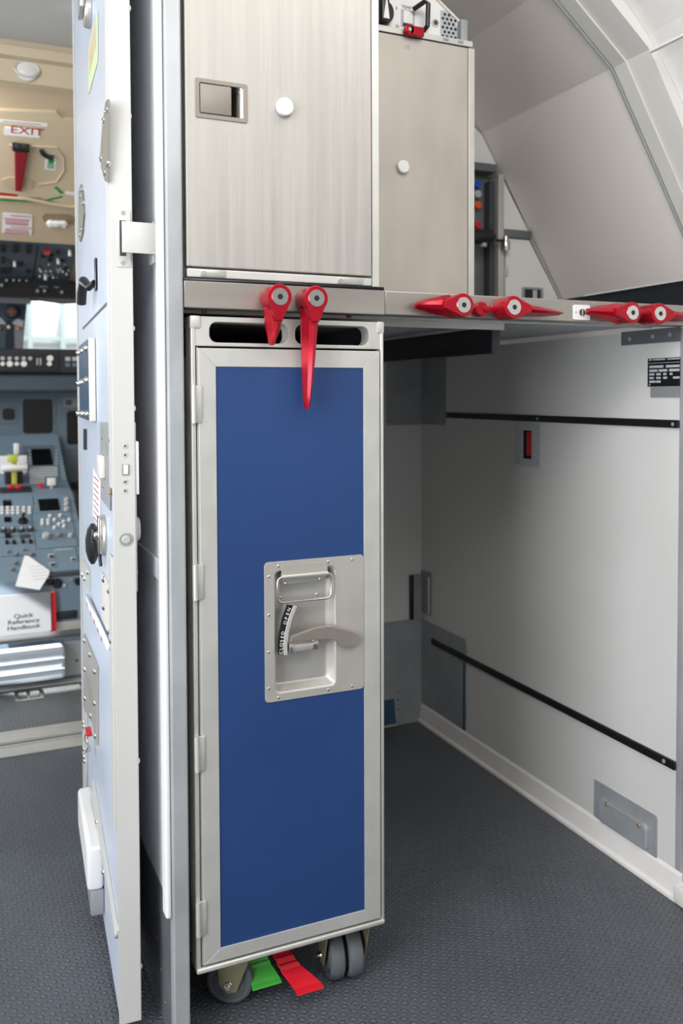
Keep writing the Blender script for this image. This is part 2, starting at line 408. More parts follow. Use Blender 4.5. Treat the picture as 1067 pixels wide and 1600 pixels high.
# ================================================================== FLOOR FITTINGS IN THE COCKPIT
b = MB(); b.box(-.55, .9, 2.36, 2.415, .0005, .006, .001); b.box(-.55, .9, 2.45, 2.50, .0005, .010, .001); b.box(-.55, .9, 2.425, 2.436, .0005, .004)
tag(b.build('threshold_strip', 'alu'), 'double aluminium threshold strip across the floor of the cockpit doorway', 'threshold')
t = thing('floor_hatch', (.1, 2.72, 0), 'floor hatch with studded covering and white rim behind the threshold', 'hatch')
MB().plate([(-.3, 2.53), (.36, 2.53), (.345, 2.88), (-.3, 2.88)], .0005, .005).build('hatch_cover', 'floorc', t)
MB().plate([(-.33, 2.51), (.40, 2.51), (.385, 2.925), (-.33, 2.925)], .0005, .0065, [[(-.31, 2.53), (.375, 2.53), (.36, 2.895), (-.31, 2.895)]]).build('rim', 'alu', t)
FF = frame((0, 0, .006), (1, 0, 0), (0, 1, 0))
p0 = at(FF, 24, 1095); p1 = at(FF, 64, 1082)
b = MB(FF)
xm = (p0[0]+p1[0])/2
b.plate([(p0[0], 2.76), (p1[0]+.004, 2.76), (p1[0]+.004, 2.855), (p0[0], 2.855)], -.004, .003,
        [[(p0[0]+.008, 2.775), (xm-.004, 2.775), (xm-.004, 2.84), (p0[0]+.008, 2.84)], [(xm+.004, 2.775), (p1[0]-.006, 2.775), (p1[0]-.006, 2.84), (xm+.004, 2.84)]])
lb = b.build('latch_frame', 'chrome', t)
b = MB(FF); b.box(xm+.006, p1[0]-.008, 2.795, 2.815, -.002, .004, .001); b.build('latch_lever', 'steel', lb)

# ================================================================== COCKPIT DOOR (door_1)
DA = math.radians(3.6)
du = Vector((math.sin(DA), math.cos(DA), 0)); P0 = Vector((.2025, 1.2560, 0))
FD = frame(P0, -du, (0, 0, 1))            # local x = -distance along the leaf, z out of its left face
DL = .745
b = MB(FD); b.box(-DL, -.004, .018, 1.95, -.028, 0, .002)
door = struct(b.build('door_1', 'doorm'), 'open cockpit door leaf seen almost edge on')
b = MB(FD); b.box(-.006, .0005, .016, 1.951, -.030, .0012, .0012); b.build('door_edge', 'edge', door)
def dq(pts, z0, z1): # polygon on the door face from image corners
    return [at(FD, *p) for p in pts], z0, z1
def dplate(name, pts, th, m, par=door, z0=0.0005, lab_=None):
    q = [at(FD, *p, z0) for p in pts]; o = MB(FD).plate(q, z0, z0+th).build(name, m, par)
    if lab_: lab(o, lab_)
    return o
# near-edge flanges
x_a = at(FD, 177.5, 400)[0]
b = MB(FD); b.box(-.032, -.006, at(FD, 176, 762)[1], 1.95, .0005, .003, .0008); fl = b.build('edge_flange', 'edge', door)
b = MB(FD); b.box(-.05, -.006, .3, at(FD, 182, 878)[1], .0005, .004, .0008); b.build('edge_flange', 'edge', door)
b = MB(FD); b.box(-DL+.012, -DL+.03, .02, 1.95, .0005, .003); b.build('far_edge_bead', 'edge', door)
# stickers and placards on the leaf
st = dplate('green_notice', [(139, 148), (153, 96), (153, 15), (139, 76)], .0006, 'green_st', lab_='pale green printed notice')
M['pink'] = mat('faded_pink_print', (222, 150, 150), .6)
b = MB(FD); y0_ = at(FD, 146, 60)
for k in range(6):
    yy = at(FD, 146, 58+k*7)[1]; xx0 = at(FD, 140.5, 100)[0]; xx1 = at(FD, 151.5, 60)[0]
    b.box(xx0, xx1, yy, yy+.0018, .0011, .0014)
b.build('notice_print', 'pink', st)
wp = dplate('white_placard', [(145.5, 805), (156.5, 832), (157, 752), (146, 731)], .0006, 'paper', lab_='white placard with red heading')
b = MB(FD)
for k, c in enumerate(range(745, 815, 9)):
    xa, ya = at(FD, 147.5, c); xb, _ = at(FD, 155, c); b.box(xa, xb, ya, ya+.002, .0011, .0014)
b.build('placard_print', 'redtxt', wp)
# round lock at the top
xa, ya = at(FD, 142, 18)
b = MB(FD); b.cyl((xa, ya, 0), (xa, ya, .012), .028, .026, 28, .002); b.box(xa-.03, xa+.03, ya-.006, ya+.05, .012, .02, .003); b.build('upper_latch', 'steel', door)
# riveted plates
def rivets(par, pts, m='chrome', r=.0052, h=.004, F=FD, w=.003, name='rivet'):
    for p in pts:
        xx, yy = at(F, p[0], p[1], w); MB(F).dome((xx, yy, w), (0, 0, 1), r, h, 10).build(name, m, par)
M['olive'] = mat('aged_plate_metal', (138, 140, 132), .4, .5)
p1_ = dplate('hinge_plate', [(167, 283), (161, 262), (159.5, 240), (163, 195), (168, 160), (171.5, 155), (171.5, 285)], .003, 'olive')
rivets(p1_, [(168, 172), (163, 188), (158.5, 248), (168.5, 256), (164.5, 270)])
p2_ = dplate('hinge_plate', [(127, 378), (130.5, 365), (133, 335), (131, 300), (128, 288), (124.5, 300), (124.5, 370)], .003, 'olive')
rivets(p2_, [(128, 296), (126, 306), (130, 317), (128, 358), (125, 366)])
# black coat hook
xa, ya = at(FD, 152, 430)
b = MB(FD); b.box(xa-.012, xa+.006, ya-.025, ya+.028, .001, .004, .002); b.build('hook_base', 'black', door)
q0 = at(FD, 138, 440, .03); q1 = at(FD, 133, 450, .03)
b = MB(FD); b.tube([(xa-.002, ya-.012, .004), (xa-.02, ya-.018, .012), (xa-.045, ya-.006, .018), (xa-.06, ya-.022, .021), (xa-.07, ya-.040, .021)], [.005, .006, .009, .0085, .008], 12)
b.build('coat_hook', 'cloth', door)
# groove line
pa = at(FD, 171.5, 470); pb = at(FD, 130, 513)
b = MB(FD); b.box(pb[0], pa[0], pa[1]-.002, pa[1]+.002, .0004, .0012); b.build('panel_joint', 'dgrey', door)
# riveted blue box
xn = at(FD, 150, 590)[0]; yt = at(FD, 148, 529)[1]; yb_ = at(FD, 148, 657)[1]; wb = .0
for wtest in [i*.0005 for i in range(1, 80)]:
    if at(FD, 139.5, 590, wtest)[0] >= xn: wb = wtest; break
wb = wb or .012
xf = at(FD, 124, 590, wb)[0]
b = MB(FD); b.box(xf, xn, yb_, yt, .0005, wb, .0012); bb = b.build('lock_box', 'box_blue', door)
b = MB(FD); b.box(xn, xn+.0012, yb_, yt, .001, wb+.0008, .0004); b.build('box_side', 'cream', bb)
rivets(bb, [(123.5, 551), (129, 548), (135, 544), (124, 599), (128.5, 597.5), (136, 594), (123.5, 646), (130, 646.5), (136.5, 647)], w=wb, m='chrome', r=.007, h=.006)
# small vent grid
b = MB(FD)
for i in range(2):
    for j in range(7):
        xx, yy = at(FD, 132.5+i*2.6, 672+j*4.6); b.box(xx-.014, xx+.014, yy-.0035, yy+.0022, .0006, .002)
b.build('vent_grille', 'black', door)
# grey plate with spacer
p3_ = dplate('lock_plate', [(158, 660), (174, 660), (174, 798), (159, 778)], .002, 'galv')
b = MB(FD); xa, ya = at(FD, 166, 712); xb, yb2 = at(FD, 166, 746); b.box(xa-.05, xa+.008, yb2, ya, .0025, .010, .0015); b.build('spacer_block', 'cream', p3_)
rivets(p3_, [(160.5, 684), (171.5, 688), (161, 760), (172, 770)], w=.0025, m='brass', r=.003, h=.002)
# lower lock with red mark
xa, ya = at(FD, 164, 836)
b = MB(FD); b.cyl((xa, ya, .0), (xa, ya, .006), .033, .031, 28, .002); lk = b.build('door_lock', 'steel', door)
b = MB(FD); b.box(xa-.012, xa+.012, ya-.028, ya+.030, .006, .011, .002); b.cyl((xa, ya, .010), (xa, ya, .017), .007, .006, 20, .0015); b.build('lock_knob', 'chrome', lk)
b = MB(FD); b.cyl((xa+.022, ya, .007), (xa+.022, ya, .0078), .004, seg=12); b.build('red_mark', 'redp', lk)
# black pouch
xa, ya = at(FD, 139, 850, .02)
b = MB(FD)
secs = []
for dz, rx, rz, ox in ((.033, .003, .003, .0), (.026, .016, .008, .0), (.008, .022, .0115, -.004), (-.012, .022, .011, -.008), (-.027, .014, .007, -.008), (-.034, .003, .003, -.006)):
    secs.append([(xa+ox+rx*math.cos(a*math.pi/8), ya+dz, .014+rz*math.sin(a*math.pi/8)) for a in range(16)])
b.loft(secs); pz = b.build('hook_pouch', 'cloth', door)
b = MB(FD); b.tube([(xa+.012, ya+.006, .014), (xa+.03, ya+.020, .014), (xa+.055, ya+.012, .010), (xa+.062, ya-.026, .007)], .0026, 8); b.build('strap', 'black', pz)
# lower gussets and rivets
g1_ = dplate('gusset_plate', [(130, 872), (141, 890), (141, 925), (132, 905), (129, 900)], .0025, 'edge')
rivets(g1_, [(129.5, 898), (133, 904.5), (138, 894.5)])
g2_ = dplate('gusset_plate', [(161, 893), (177, 925), (177, 1006), (163, 968), (162, 925)], .0025, 'cream')
rivets(g2_, [(162.5, 905.5), (171, 923), (163, 949), (171, 987), (174, 1001)])
sb = dplate('diagonal_strip', [(137, 928), (172, 1005), (172, 1016), (139, 944)], .004, 'paper', z0=.004)
b = MB(FD)
for c in ((143, 943), (149, 957), (155, 970), (161, 983), (167, 997)):
    xx, yy = at(FD, *c); b.box(xx-.006, xx+.006, yy-.004, yy+.002, .008, .0085)
b.build('strip_print', 'redtxt', sb)
pc_ = dplate('corner_plate', [(133, 990), (154, 1041), (154, 1164), (147, 1130), (134, 1105)], .0035, 'steel_rub')
rivets(pc_, [(132.5, 1001), (141, 1023), (133, 1046), (148.5, 1049.5), (133.5, 1091), (148.5, 1099), (142, 1118), (149.5, 1150)], w=.004)
be = dplate('lower_hinge_plate', [(132, 1108), (137, 1118), (137, 1240), (133, 1236)], .0025, 'edge')
rivets(be, [(130.5, 1128), (131.5, 1135), (131.5, 1170), (131.5, 1182), (132.5, 1189)])
xa, ya = at(FD, 131, 1160, .02)
b = MB(FD); b.tube([(xa+.02*math.cos(a*math.pi/8), ya+.018*math.sin(a*math.pi/8), .012+.004*math.sin(a)) for a in range(16)], .0022, 8, closed=True); rg = b.build('pull_ring', 'chrome', door)
b = MB(FD); b.box(xa-.018, xa+.018, ya+.016, ya+.022, .006, .016, .001); b.build('ring_tag', 'redp', rg)
# white cover near the bottom
xn = at(FD, 163.5, 1400)[0]; wb = .03
for wtest in [i*.001 for i in range(1, 90)]:
    if at(FD, 136, 1340, wtest)[0] >= xn: wb = wtest; break
zt = at(FD, 137, 1337, wb)[1]; zb = at(FD, 136, 1392, wb)[1]; xf = max(-DL+.1, at(FD, 122, 1300, wb)[0]); ztf = at(FD, 122, 1266, wb)[1]
b = MB(FD); b.box(xf, xn, zb, zt, .0005, wb, .008, 3); wc = b.build('bottom_lock_cover', 'white', door)
zl = at(FD, 165, 1437)[1]
b = MB(FD); b.box(xf+.02, xn-.003, zl, zb, .0005, wb*.8, .003); b.build('cover_foot', 'galv', wc)
rivets(wc, [(152, 1284), (162.5, 1362)], w=.006, r=.005)
ds = dplate('brace_strip', [(148, 1220), (186, 1455), (185, 1466), (147, 1236)], .006, 'edge')
# fittings on the near edge
FE = frame(P0+du*(-.0005), Vector((math.cos(DA), -math.sin(DA), 0)), (0, 0, 1))
def eat(px, py): return at(FE, px, py)
x_, y_ = eat(197, 843)
b = MB(FE); b.cyl((x_, y_, 0), (x_, y_, .0012), .0095, seg=28); rr = b.build('button_ring', 'galv', door)
b = MB(FE); b.cyl((x_, y_, .0012), (x_, y_, .003), .0058, seg=24, bev=.0008); b.build('edge_button', 'alu', rr)
for c in (697, 711, 753, 767):
    x_, y_ = eat(195.5, c); s1 = MB(FE).cyl((x_, y_, 0), (x_, y_, .0008), .0034, seg=16).build('edge_screw', 'alu', door)
    MB(FE).cyl((x_, y_, .0008), (x_, y_, .001), .0014, seg=6).build('screw_recess', 'black', s1)
xa, ya = eat(190.5, 743); xb, yb2 = eat(201, 725)
b = MB(FE); b.plate([(xa, ya), (xb, ya), (xb, yb2), (xa, yb2)], 0, .0012, [[(xa+.001, ya+.001), (xb-.001, ya+.001), (xb-.001, yb2-.001), (xa+.001, yb2-.001)]]); b.build('bolt_frame', 'galv', door)
b = MB(FE); b.box(xa+.002, xb-.001, ya+.002, yb2-.001, 0, .003, .0006); b.build('latch_bolt', 'white', door)
xa, ya = eat(182, 417); xb, yb2 = eat(203.5, 330)
b = MB(FE); b.box(xa, xb, ya, yb2, 0.0004, .0016, .0006); sp_ = b.build('strike_plate', 'edge', door)
xa, ya = eat(187, 400); xb, yb2 = eat(196, 345)
b = MB(FE); b.box(xa, xb, ya, yb2, .0016, .0022); b.build('strike_slot', 'dgrey', sp_)
x_, y_ = eat(192, 411); MB(FE).cyl((x_, y_, .0016), (x_, y_, .0024), .003, seg=14).build('screw', 'galv', sp_)
x_, y_ = eat(192, 333); MB(FE).cyl((x_, y_, .0016), (x_, y_, .0024), .003, seg=14).build('screw', 'galv', sp_)
# hardware on the back side of the leaf, towards the partition
FK = frame(P0+Vector((math.cos(DA), -math.sin(DA), 0))*.0295, du, (0, 0, 1))
for c, hh in ((512, .004), (638, .004), (897, .004), (1195, .004), (1520, .004), (8, .004), (178, .003), (258, .002)):
    _, zz = eat(211, c); MB(FK).dome((.012, zz, 0), (0, 0, 1), .005, hh, 10).build('rivet', 'white', door)
_, z1_ = eat(214, 690); _, z0_ = eat(214, 773)
b = MB(FK); b.box(.002, .05, z0_, z1_, .0005, .006, .001); b.build('back_plate', 'white', door)
_, z1_ = eat(214, 660); _, z0_ = eat(214, 925)
b = MB(FK); b.box(.002, .06, z0_, z1_, .0002, .0022, .0005); b.build('back_strip', 'edge', door)
_, zz = eat(216, 832); MB(FK).cyl((.035, zz, .0), (.035, zz, .010), .019, .017, 24, .003).build('inner_knob', 'lgrey', door)

# latch bracket spanning from the partition to the door edge
Fq = frame((0, 1.236, 0), (1, 0, 0), (0, 0, 1))
xa, za = at(Fq, 191, 394); xb, zb_ = at(Fq, 243, 349)
b = MB(Fq); b.box(xa, .2618, za, zb_, -.003, 0, .0008); br = b.build('keeper_bracket', 'edge')
tag(br, 'bright metal keeper bracket bridging the door edge and the galley panel', 'bracket')
b = MB(Fq); b.box(.2575, .2618, za-.012, zb_+.003, -.03, -.003, .0008); b.build('mounting_flange', 'galv', br)

# ================================================================== TROLLEY
tr = thing('service_trolley', (.446, 1.59, 0), 'narrow blue galley service trolley with aluminium frame under the counter', 'trolley')
XL, XR, ZB, ZT = .2985, .5945, .1029, 1.0295
YR = 1.99
b = MB(); b.box(XL+.003, XR-.003, YF+.020, YR, ZB+.004, ZT-.055, .002); b.build('body', 'alu', tr)
# handle rail on top with two finger slots
def fx(px, py): return at(FT, px, py)
s1 = [fx(327, 504)[0], fx(450, 505)[0]]; s2 = [fx(461, 506)[0], fx(576, 508)[0]]
zs0, zs1 = fx(400, 536.5)[1], fx(400, 505)[1]
zd = fx(306, 542)[1]
b = MB(FT); b.plate([(XL+.004, zd+.0015), (XR-.004, zd+.0015), (XR-.004, ZT), (XL+.004, ZT)], -.010, 0,
                    [rrect(s1[0], s1[1], zs0, zs1, .011), rrect(s2[0], s2[1], zs0, zs1, .011)], .0008)
b.build('top_rail', 'alu', tr)
b = MB(FT)
for s in (s1, s2):
    o_ = rrect(s[0], s[1], zs0, zs1, .011); i_ = rrect(s[0]-.0015, s[1]+.0015, zs0-.0015, zs1+.0015, .0125)
    b.plate(i_, -.026, -.0102, [o_])
b.build('slot_liner', 'alu', tr)
b = MB(); b.box(XL+.003, XR-.003, YF+.012, YR, ZT-.055, ZT-.051); b.box(XL+.003, XL+.008, YF+.012, YR, ZT-.051, ZT-.004); b.box(XR-.008, XR-.003, YF+.012, YR, ZT-.051, ZT-.004)
b.box(XL+.003, XR-.003, YR-.006, YR, ZT-.051, ZT-.004); b.build('top_tray', 'dgrey', tr)
b = MB(); b.box(XL+.003, XR-.003, YF+.06, YR, ZT-.004, ZT-.001); b.build('top_lid', 'alu', tr)
# outer frame profile: two uprights and the bottom rail
b = MB(FT); b.box(XL, XL+.0065, ZB, ZT-.013, -.03, .0015, .0018); b.box(XL+.0085, XL+.0105, ZB+.01, zd, -.01, -.002); b.build('frame_upright', 'alu', tr)
b = MB(FT); b.box(XR-.0055, XR, ZB, ZT-.013, -.03, .0015, .0018); b.build('frame_upright', 'alu', tr)
b = MB(FT); b.box(XL, XR, ZB, ZB+.008, -.03, .0035, .003, 3); b.build('bottom_rail', 'alu', tr)
for xa, xb in ((XL-.0008, XL+.0138), (XR-.0108, XR+.0008)):
    b = MB(FT); b.box(xa, xb, ZT-.017, ZT+.0006, -.03, .0022, .0018); b.build('corner_cap', 'alu', tr)
# dark gap behind the door
b = MB(FT); b.box(XL+.0068, XR-.0056, ZB+.0082, zd+.001, -.019, -.017); b.build('door_seal', 'blackm', tr)
# door
dx0, dx1, dz0, dz1 = XL+.0102, XR-.0075, ZB+.0115, zd-.0015
bx0, bx1 = fx(337, 900)[0]-.0005, fx(569, 900)[0]-.0015
bz0, bz1 = fx(455, 1449.5)[1], fx(455, 573.5)[1]
bx0 = .3333; bx1 = .5602; bz0 = .1335; bz1 = .960
b = MB(FT); b.plate([(bx0-.004, bz0-.004), (bx1+.004, bz0-.004), (bx1+.004, bz1+.004), (bx0-.004, bz1+.004)], -.004, .0012, [rrect(fx(428, 980)[0]-.002, fx(523, 980)[0]+.002, .4855, .669, .008)]); dp = b.build('door', 'blue', tr)
dp['label'] = 'blue door panel in its mitred aluminium frame'
fs_ = [((dx0, dz0), (dx1, dz0), (bx1, bz0), (bx0, bz0)), ((dx0, dz1), (dx1, dz1), (bx1, bz1), (bx0, bz1)),
       ((dx0, dz0), (dx0, dz1), (bx0, bz1), (bx0, bz0)), ((dx1, dz0), (dx1, dz1), (bx1, bz1), (bx1, bz0))]
for k, q in enumerate(fs_):
    cx = sum(p[0] for p in q)/4; cz = sum(p[1] for p in q)/4
    q2 = [(p[0]+(cx-p[0])*(.0009 if k < 2 else .02), p[1]+(cz-p[1])*(.02 if k < 2 else .0009)) for p in q]
    g = .0003; nx = [(q[i][0], q[i][1]) for i in range(4)]
    b = MB(FT); b.plate(nx, -.006, .0026, bev=.0005); b.build('door_frame', 'alu', dp)
# scratches stay on the panel material; hinges
for ya, yb2 in ((602, 661), (881, 937), (1150, 1205), (1408, 1462)):
    za = fx(307, ya)[1]; zb_ = fx(307, yb2)[1]
    b = MB(FT); b.box(XL-.001, XL+.0145, zb_, za, .0008, .0048, .0016); b.cyl((XL+.003, zb_, .004), (XL+.003, za, .004), .0035, seg=14); b.build('hinge', 'alu', tr)
# recessed latch plate
lx0, lz0, lx1, lz1 = .4022, .476, bx1-.0005, .680
rx0, rx1, rz0, rz1 = fx(428, 980)[0], fx(523, 980)[0], .4875, .667
Z1 = .003
b = MB(FT); b.plate(rrect(lx0, lx1, lz0, lz1, .006), .0013, Z1, [rrect(rx0, rx1, rz0, rz1, .008)], .0006); lp = b.build('latch_plate', 'steel_rub', dp)
b = MB(FT)
def rr3(x0, x1, y0, y1, r, z): return [(p[0], p[1], z) for p in rrect(x0, x1, y0, y1, r)]
b.loft([rr3(rx0-.001, rx1+.001, rz0-.001, rz1+.001, .009, .0031), rr3(rx0+.0015, rx1-.0015, rz0+.0015, rz1-.0015, .007, .0015), rr3(rx0+.004, rx1-.008, rz0+.008, rz1-.005, .006, -.0125),
        rr3(rx0+.006, rx1-.010, rz0+.010, rz1-.007, .005, -.0135)], cap=False)
q = rr3(rx0+.006, rx1-.010, rz0+.010, rz1-.007, .005, -.0135)
b.plate([(p[0], p[1]) for p in q], -.0145, -.0135)
b.build('latch_recess', 'steel', lp)
for p in [(435, 884.5), (513, 877.5), (550, 874), (420, 901), (420, 961), (420, 1019), (420, 1076), (435, 1090), (513, 1077.5), (550, 1072)]:
    x_, z_ = at(FT, p[0], p[1], Z1); MB(FT).dome((x_, z_, Z1), (0, 0, 1), .0022, .0012, 10).build('rivet', 'chrome', lp)
# flip handle in the recess
hx0, hz1 = fx(432, 897); hx1, hz0 = fx(516, 936)
pts = [(p[0], p[1], .005) for p in rrect(hx0, hx1, hz0+.003, hz1-.004, .008, 4)]
b = MB(FT); b.tube(pts, .0019, 10, closed=True); hd = b.build('flip_handle', 'chrome', lp)
b = MB(FT); b.box(hx0+.008, hx1-.008, hz1-.016, hz1-.001, -.013, .0005, .001); b.cyl((hx0+.006, hz1-.0045, .005), (hx1-.006, hz1-.0045, .005), .0032, seg=12); b.build('handle_hinge', 'steel', hd)
b = MB(FT); b.plate(rrect(hx0+.006, hx1-.006, hz1-.006, hz1+.013, .003), Z1, Z1+.001); b.build('hinge_leaf', 'steel_rub', hd)
for p in [(446, 911), (500, 904), (443, 936), (500, 931)]:
    x_, z_ = fx(*p); MB(FT).dome((x_, z_, .0006 if p[1] < 920 else -.0132), (0, 0, 1), .0024, .002, 10).build('rivet', 'chrome', hd)
# OPEN / CLOSED scale
cxs, czs = fx(505, 985)   # centre of the arc
def arcp(px, py): x_, z_ = fx(px, py); return x_, z_
A = [arcp(*p) for p in ((447.5, 944), (440, 965), (436, 985), (433.5, 1005), (433.5, 1021))]
Bq = [arcp(*p) for p in ((456, 945), (448, 966), (443, 986), (440.5, 1005), (441, 1022))]
b = MB(FT); b.plate(A+Bq[::-1], .001, .0055); sc_ = b.build('position_scale', 'black', lp)
Cq = [arcp(*p) for p in ((462, 946), (454, 967), (449, 987), (446.5, 1005), (447, 1022))]
b = MB(FT); b.plate(Bq+Cq[::-1], -.013, .0068, bev=.0008); b.build('scale_rim', 'alu', sc_)
def arctext(s, a, c):
    n = len(s)
    for i, ch in enumerate(s):
        t = i/(n-1); px = a[0]+(c[0]-a[0])*t; py = a[1]+(c[1]-a[1])*t
        # follow the arc
        e = (py-1020)/(945-1020); px = 437.2+ (e**1.9)*14.6
        x_, z_ = arcp(px+2.2, py)
        ang = math.radians(90-e*30)
        text('scale_letter', ch, .0068, FT, 'whtxt', sc_, x_, z_, .0057, 'CENTER', .0001, ang)
arctext('CLOSED', (436, 1018), (441, 988)); arctext('OPEN', (443, 972), (450, 952))
# lever
LV = [fx(*p) for p in ((450, 1000), (452, 992), (490, 978), (505, 976), (515, 976), (540, 983), (555, 988), (557, 996), (553, 1006), (530, 1009), (524, 1002), (516, 996), (492, 996), (450, 1001))]
b = MB(FT); b.plate(LV[:6]+LV[6:13], .0055, .0115, bev=.0006); M['lever'] = mat('lever_steel', (176, 168, 158), .34, .75, 0, 1, .08, 30)
lv = b.build('latch_lever', 'lever', lp)
q0 = fx(450, 1018); q1 = fx(495, 998)
b = MB(FT); b.box(q0[0], q1[0]-.006, q0[1]+.001, q1[1]-.003, -.013, .0085, .001); b.build('lever_block', 'steel', lv)
b = MB(FT); b.box(q0[0]-.001, q0[0]+.0035, q0[1], q1[1], -.013, .011, .001); b.build('lever_clip', 'chrome', lv)
b = MB(FT); b.box(q1[0]-.010, q1[0]-.002, q0[1]+.001, q1[1], -.013, .0105, .001); b.build('lever_clip', 'chrome', lv)
# casters
def wheel(par, c, r, wd, ax, name='wheel'):
    ax = Vector(ax).normalized(); c = Vector(c)
    prof = [(.0, .35), (.0, .62), (.12, .64), (.12, .74), (.02, .76), (.0, .86), (.10, .96), (.3, 1.0), (.7, 1.0), (.9, .96), (1., .86), (.98, .76), (.88, .74), (.88, .64), (1., .62), (1., .35)]
    F = frame(c-ax*wd/2, ax.orthogonal(), ax.cross(ax.orthogonal())); n = 32
    b = MB(F); secs = [[(r*pr*math.cos(2*math.pi*k/n), r*pr*math.sin(2*math.pi*k/n), wd*t) for k in range(n)] for t, pr in prof]
    b.loft(secs); o = b.build(name, 'rubber', par)
    b = MB(F); b.cyl((0, 0, wd*.06), (0, 0, wd*.94), r*.6, seg=28); b.build('wheel_hub', 'hub', o)
    return o
# front left caster: turned side on, with its yellow-zinc fork plate
def caster(cx, cy, ang, two, hub='zinc'):
    a = math.radians(ang); ax = Vector((math.cos(a), math.sin(a), 0)); fo = Vector((-math.sin(a), math.cos(a), 0))
    r = .0375 if two else .036; w0 = .024
    Fc = frame((cx, cy, 0), ax, fo)     # x = axle, y = rolling direction, z up
    b = MB(Fc)
    half = .032 if two else .014
    b.box(-half-.002, half+.002, -.022, .022, ZB-.007, ZB-.0008, .001)
    for s in (-1, 1):
        Fp = Fc @ frame((s*(half+.0015), 0, 0), (0, 1, 0), (0, 0, 1))
        bb_ = MB(Fp); bb_.plate([(-.034, ZB-.002), (.026, ZB-.002), (.022, .036), (.010, .024), (-.004, .026)], -.0012, .0012)
        me = bpy.data.meshes.new('t'); bb_.bm.to_mesh(me); bb_.bm.free(); b.bm.from_mesh(me); bpy.data.meshes.remove(me)
    fk = b.build('caster_fork', hub, tr)
    off = [-.0148, .0148] if two else [0]
    for d in off:
        c = Vector((cx, cy, r))+ax*d+fo*.008; wheel(fk, c, r, w0 if two else .018, ax)
    b = MB(Fc); b.cyl((-half-.006, .008, r), (half+.006, .008, r), .006, seg=6); b.cyl((-half-.009, .008, r), (half+.009, .008, r), .0035, seg=12); b.build('axle_nut', 'chrome', fk)
caster(.375, 1.258, 62, False)
caster(.547, 1.243, -8, True)
caster(.35, 1.93, 0, True); caster(.54, 1.93, 0, True)
# brake pedals
def pedal(x0, x1, tx0, tx1, yb0, yb1, m, label, zt):
    # strip that comes down from under the body and flares to a foot pad
    st_ = [(0, .080, 0), (.3, .064, .02), (.5, .054, .08), (.56, .0535, .14), (.60, .048, .2), (.64, .0475, .26), (.68, .043, .34), (.8, .036, .66), (.92, .029, .95), (1, .0265, 1)]
    b = MB(); secs = []
    for t, z, k in st_:
        xa = x0+(tx0-x0)*k; xb = x1+(tx1-x1)*k; y = yb0+(yb1-yb0)*t; z = z+(zt-.026)*t
        secs.append([(xa, y, z), (xb, y, z), (xb, y+.0006, z+.0025), (xa, y+.0006, z+.0025)])
    b.loft(secs); o = b.build('brake_pedal', m, tr, ang=10); lab(o, label); return o
FZ = frame((0, 0, .03), (1, 0, 0), (0, 1, 0))
gp0 = at(FZ, 396, 1550); gp1 = at(FZ, 440, 1538)
pedal(gp0[0]+.004, gp0[0]+.032, gp0[0], gp1[0]+.002, 1.30, gp0[1]+.004, 'greenp', 'green foot pedal', .028)
rp0 = at(FZ, 467, 1557); rp1 = at(FZ, 506, 1541)
pedal(rp0[0]-.018, rp0[0]+.008, rp0[0], rp1[0], 1.31, rp0[1]+.006, 'redp', 'red foot pedal', .026)

# ================================================================== COUNTER
ct = thing('galley_counter', (.97, 1.6, 1.04), 'long stainless steel counter over the trolley bay, red latches on its front', 'counter')
ZC0, ZC1 = 1.0405, 1.0765
xj = at(FR, 601.5, 470)[0]
b = MB(FR); b.box(.2885, xj, ZC0-.0005, ZC1+.0005, -.03, 0, .0012); b.build('front_edge', 'steel_h', ct)
b = MB(FR); b.box(xj+.0004, 1.66, ZC0, ZC1-.0005, -.03, 0, .0012); b.build('front_edge', 'steel_h', ct)
b = MB(); b.box(.289, 1.635, 1.2151, YB-.001, ZC0+.008, ZC1-.004); b.build('worktop', 'steel_h', ct)
b = MB(FR); b.box(.2885, xj-.002, ZC1+.0005, ZC1+.0045, -.03, .0008); b.build('black_seal', 'black', ct)
b = MB(); b.box(.30, 1.185, 1.216, YB-.002, ZC0+.0065, ZC0+.0082); b.build('underside_lift_sheet', 'lgrey', ct)  # added sheet; its pale colour stands in for light on the underside
# underside rails
b = MB(); b.box(.60, 1.185, 1.222, 1.232, ZC0+.001, ZC0+.0078); b.box(.61, 1.185, 1.262, 1.268, ZC0+.001, ZC0+.0078); b.box(.61, .885, 1.30, 1.304, ZC0-.008, ZC0+.0078); b.build('underside_rail', 'alu', ct)
b = MB()
for k in range(7):
    xx = .70+.075*k; b.plate(rrect(xx, xx+.045, 1.236, 1.258, .004), ZC0+.003, ZC0+.0078)
b.build('underside_slot', 'lgrey', ct)
b = MB(); b.box(.3, .62, 1.25, 1.29, ZC0-.002, ZC0+.007); b.build('underside_bar', 'steel', ct)
for p in ((319, 485.5), (545, 492.5), (705, 516)):
    q = at(frame((0, 0, 1.038), (1, 0, 0), (0, 1, 0)), *p); yy = max(1.218, min(q[1], 1.33))
    x_ = at(frame((0, yy, 0), (1, 0, 0), (0, 0, 1)), *p)[0]
    b = MB(); b.cyl((x_, yy, 1.0485), (x_, yy, 1.0365), .004, seg=6); b.build('brass_bolt', 'brass', ct)

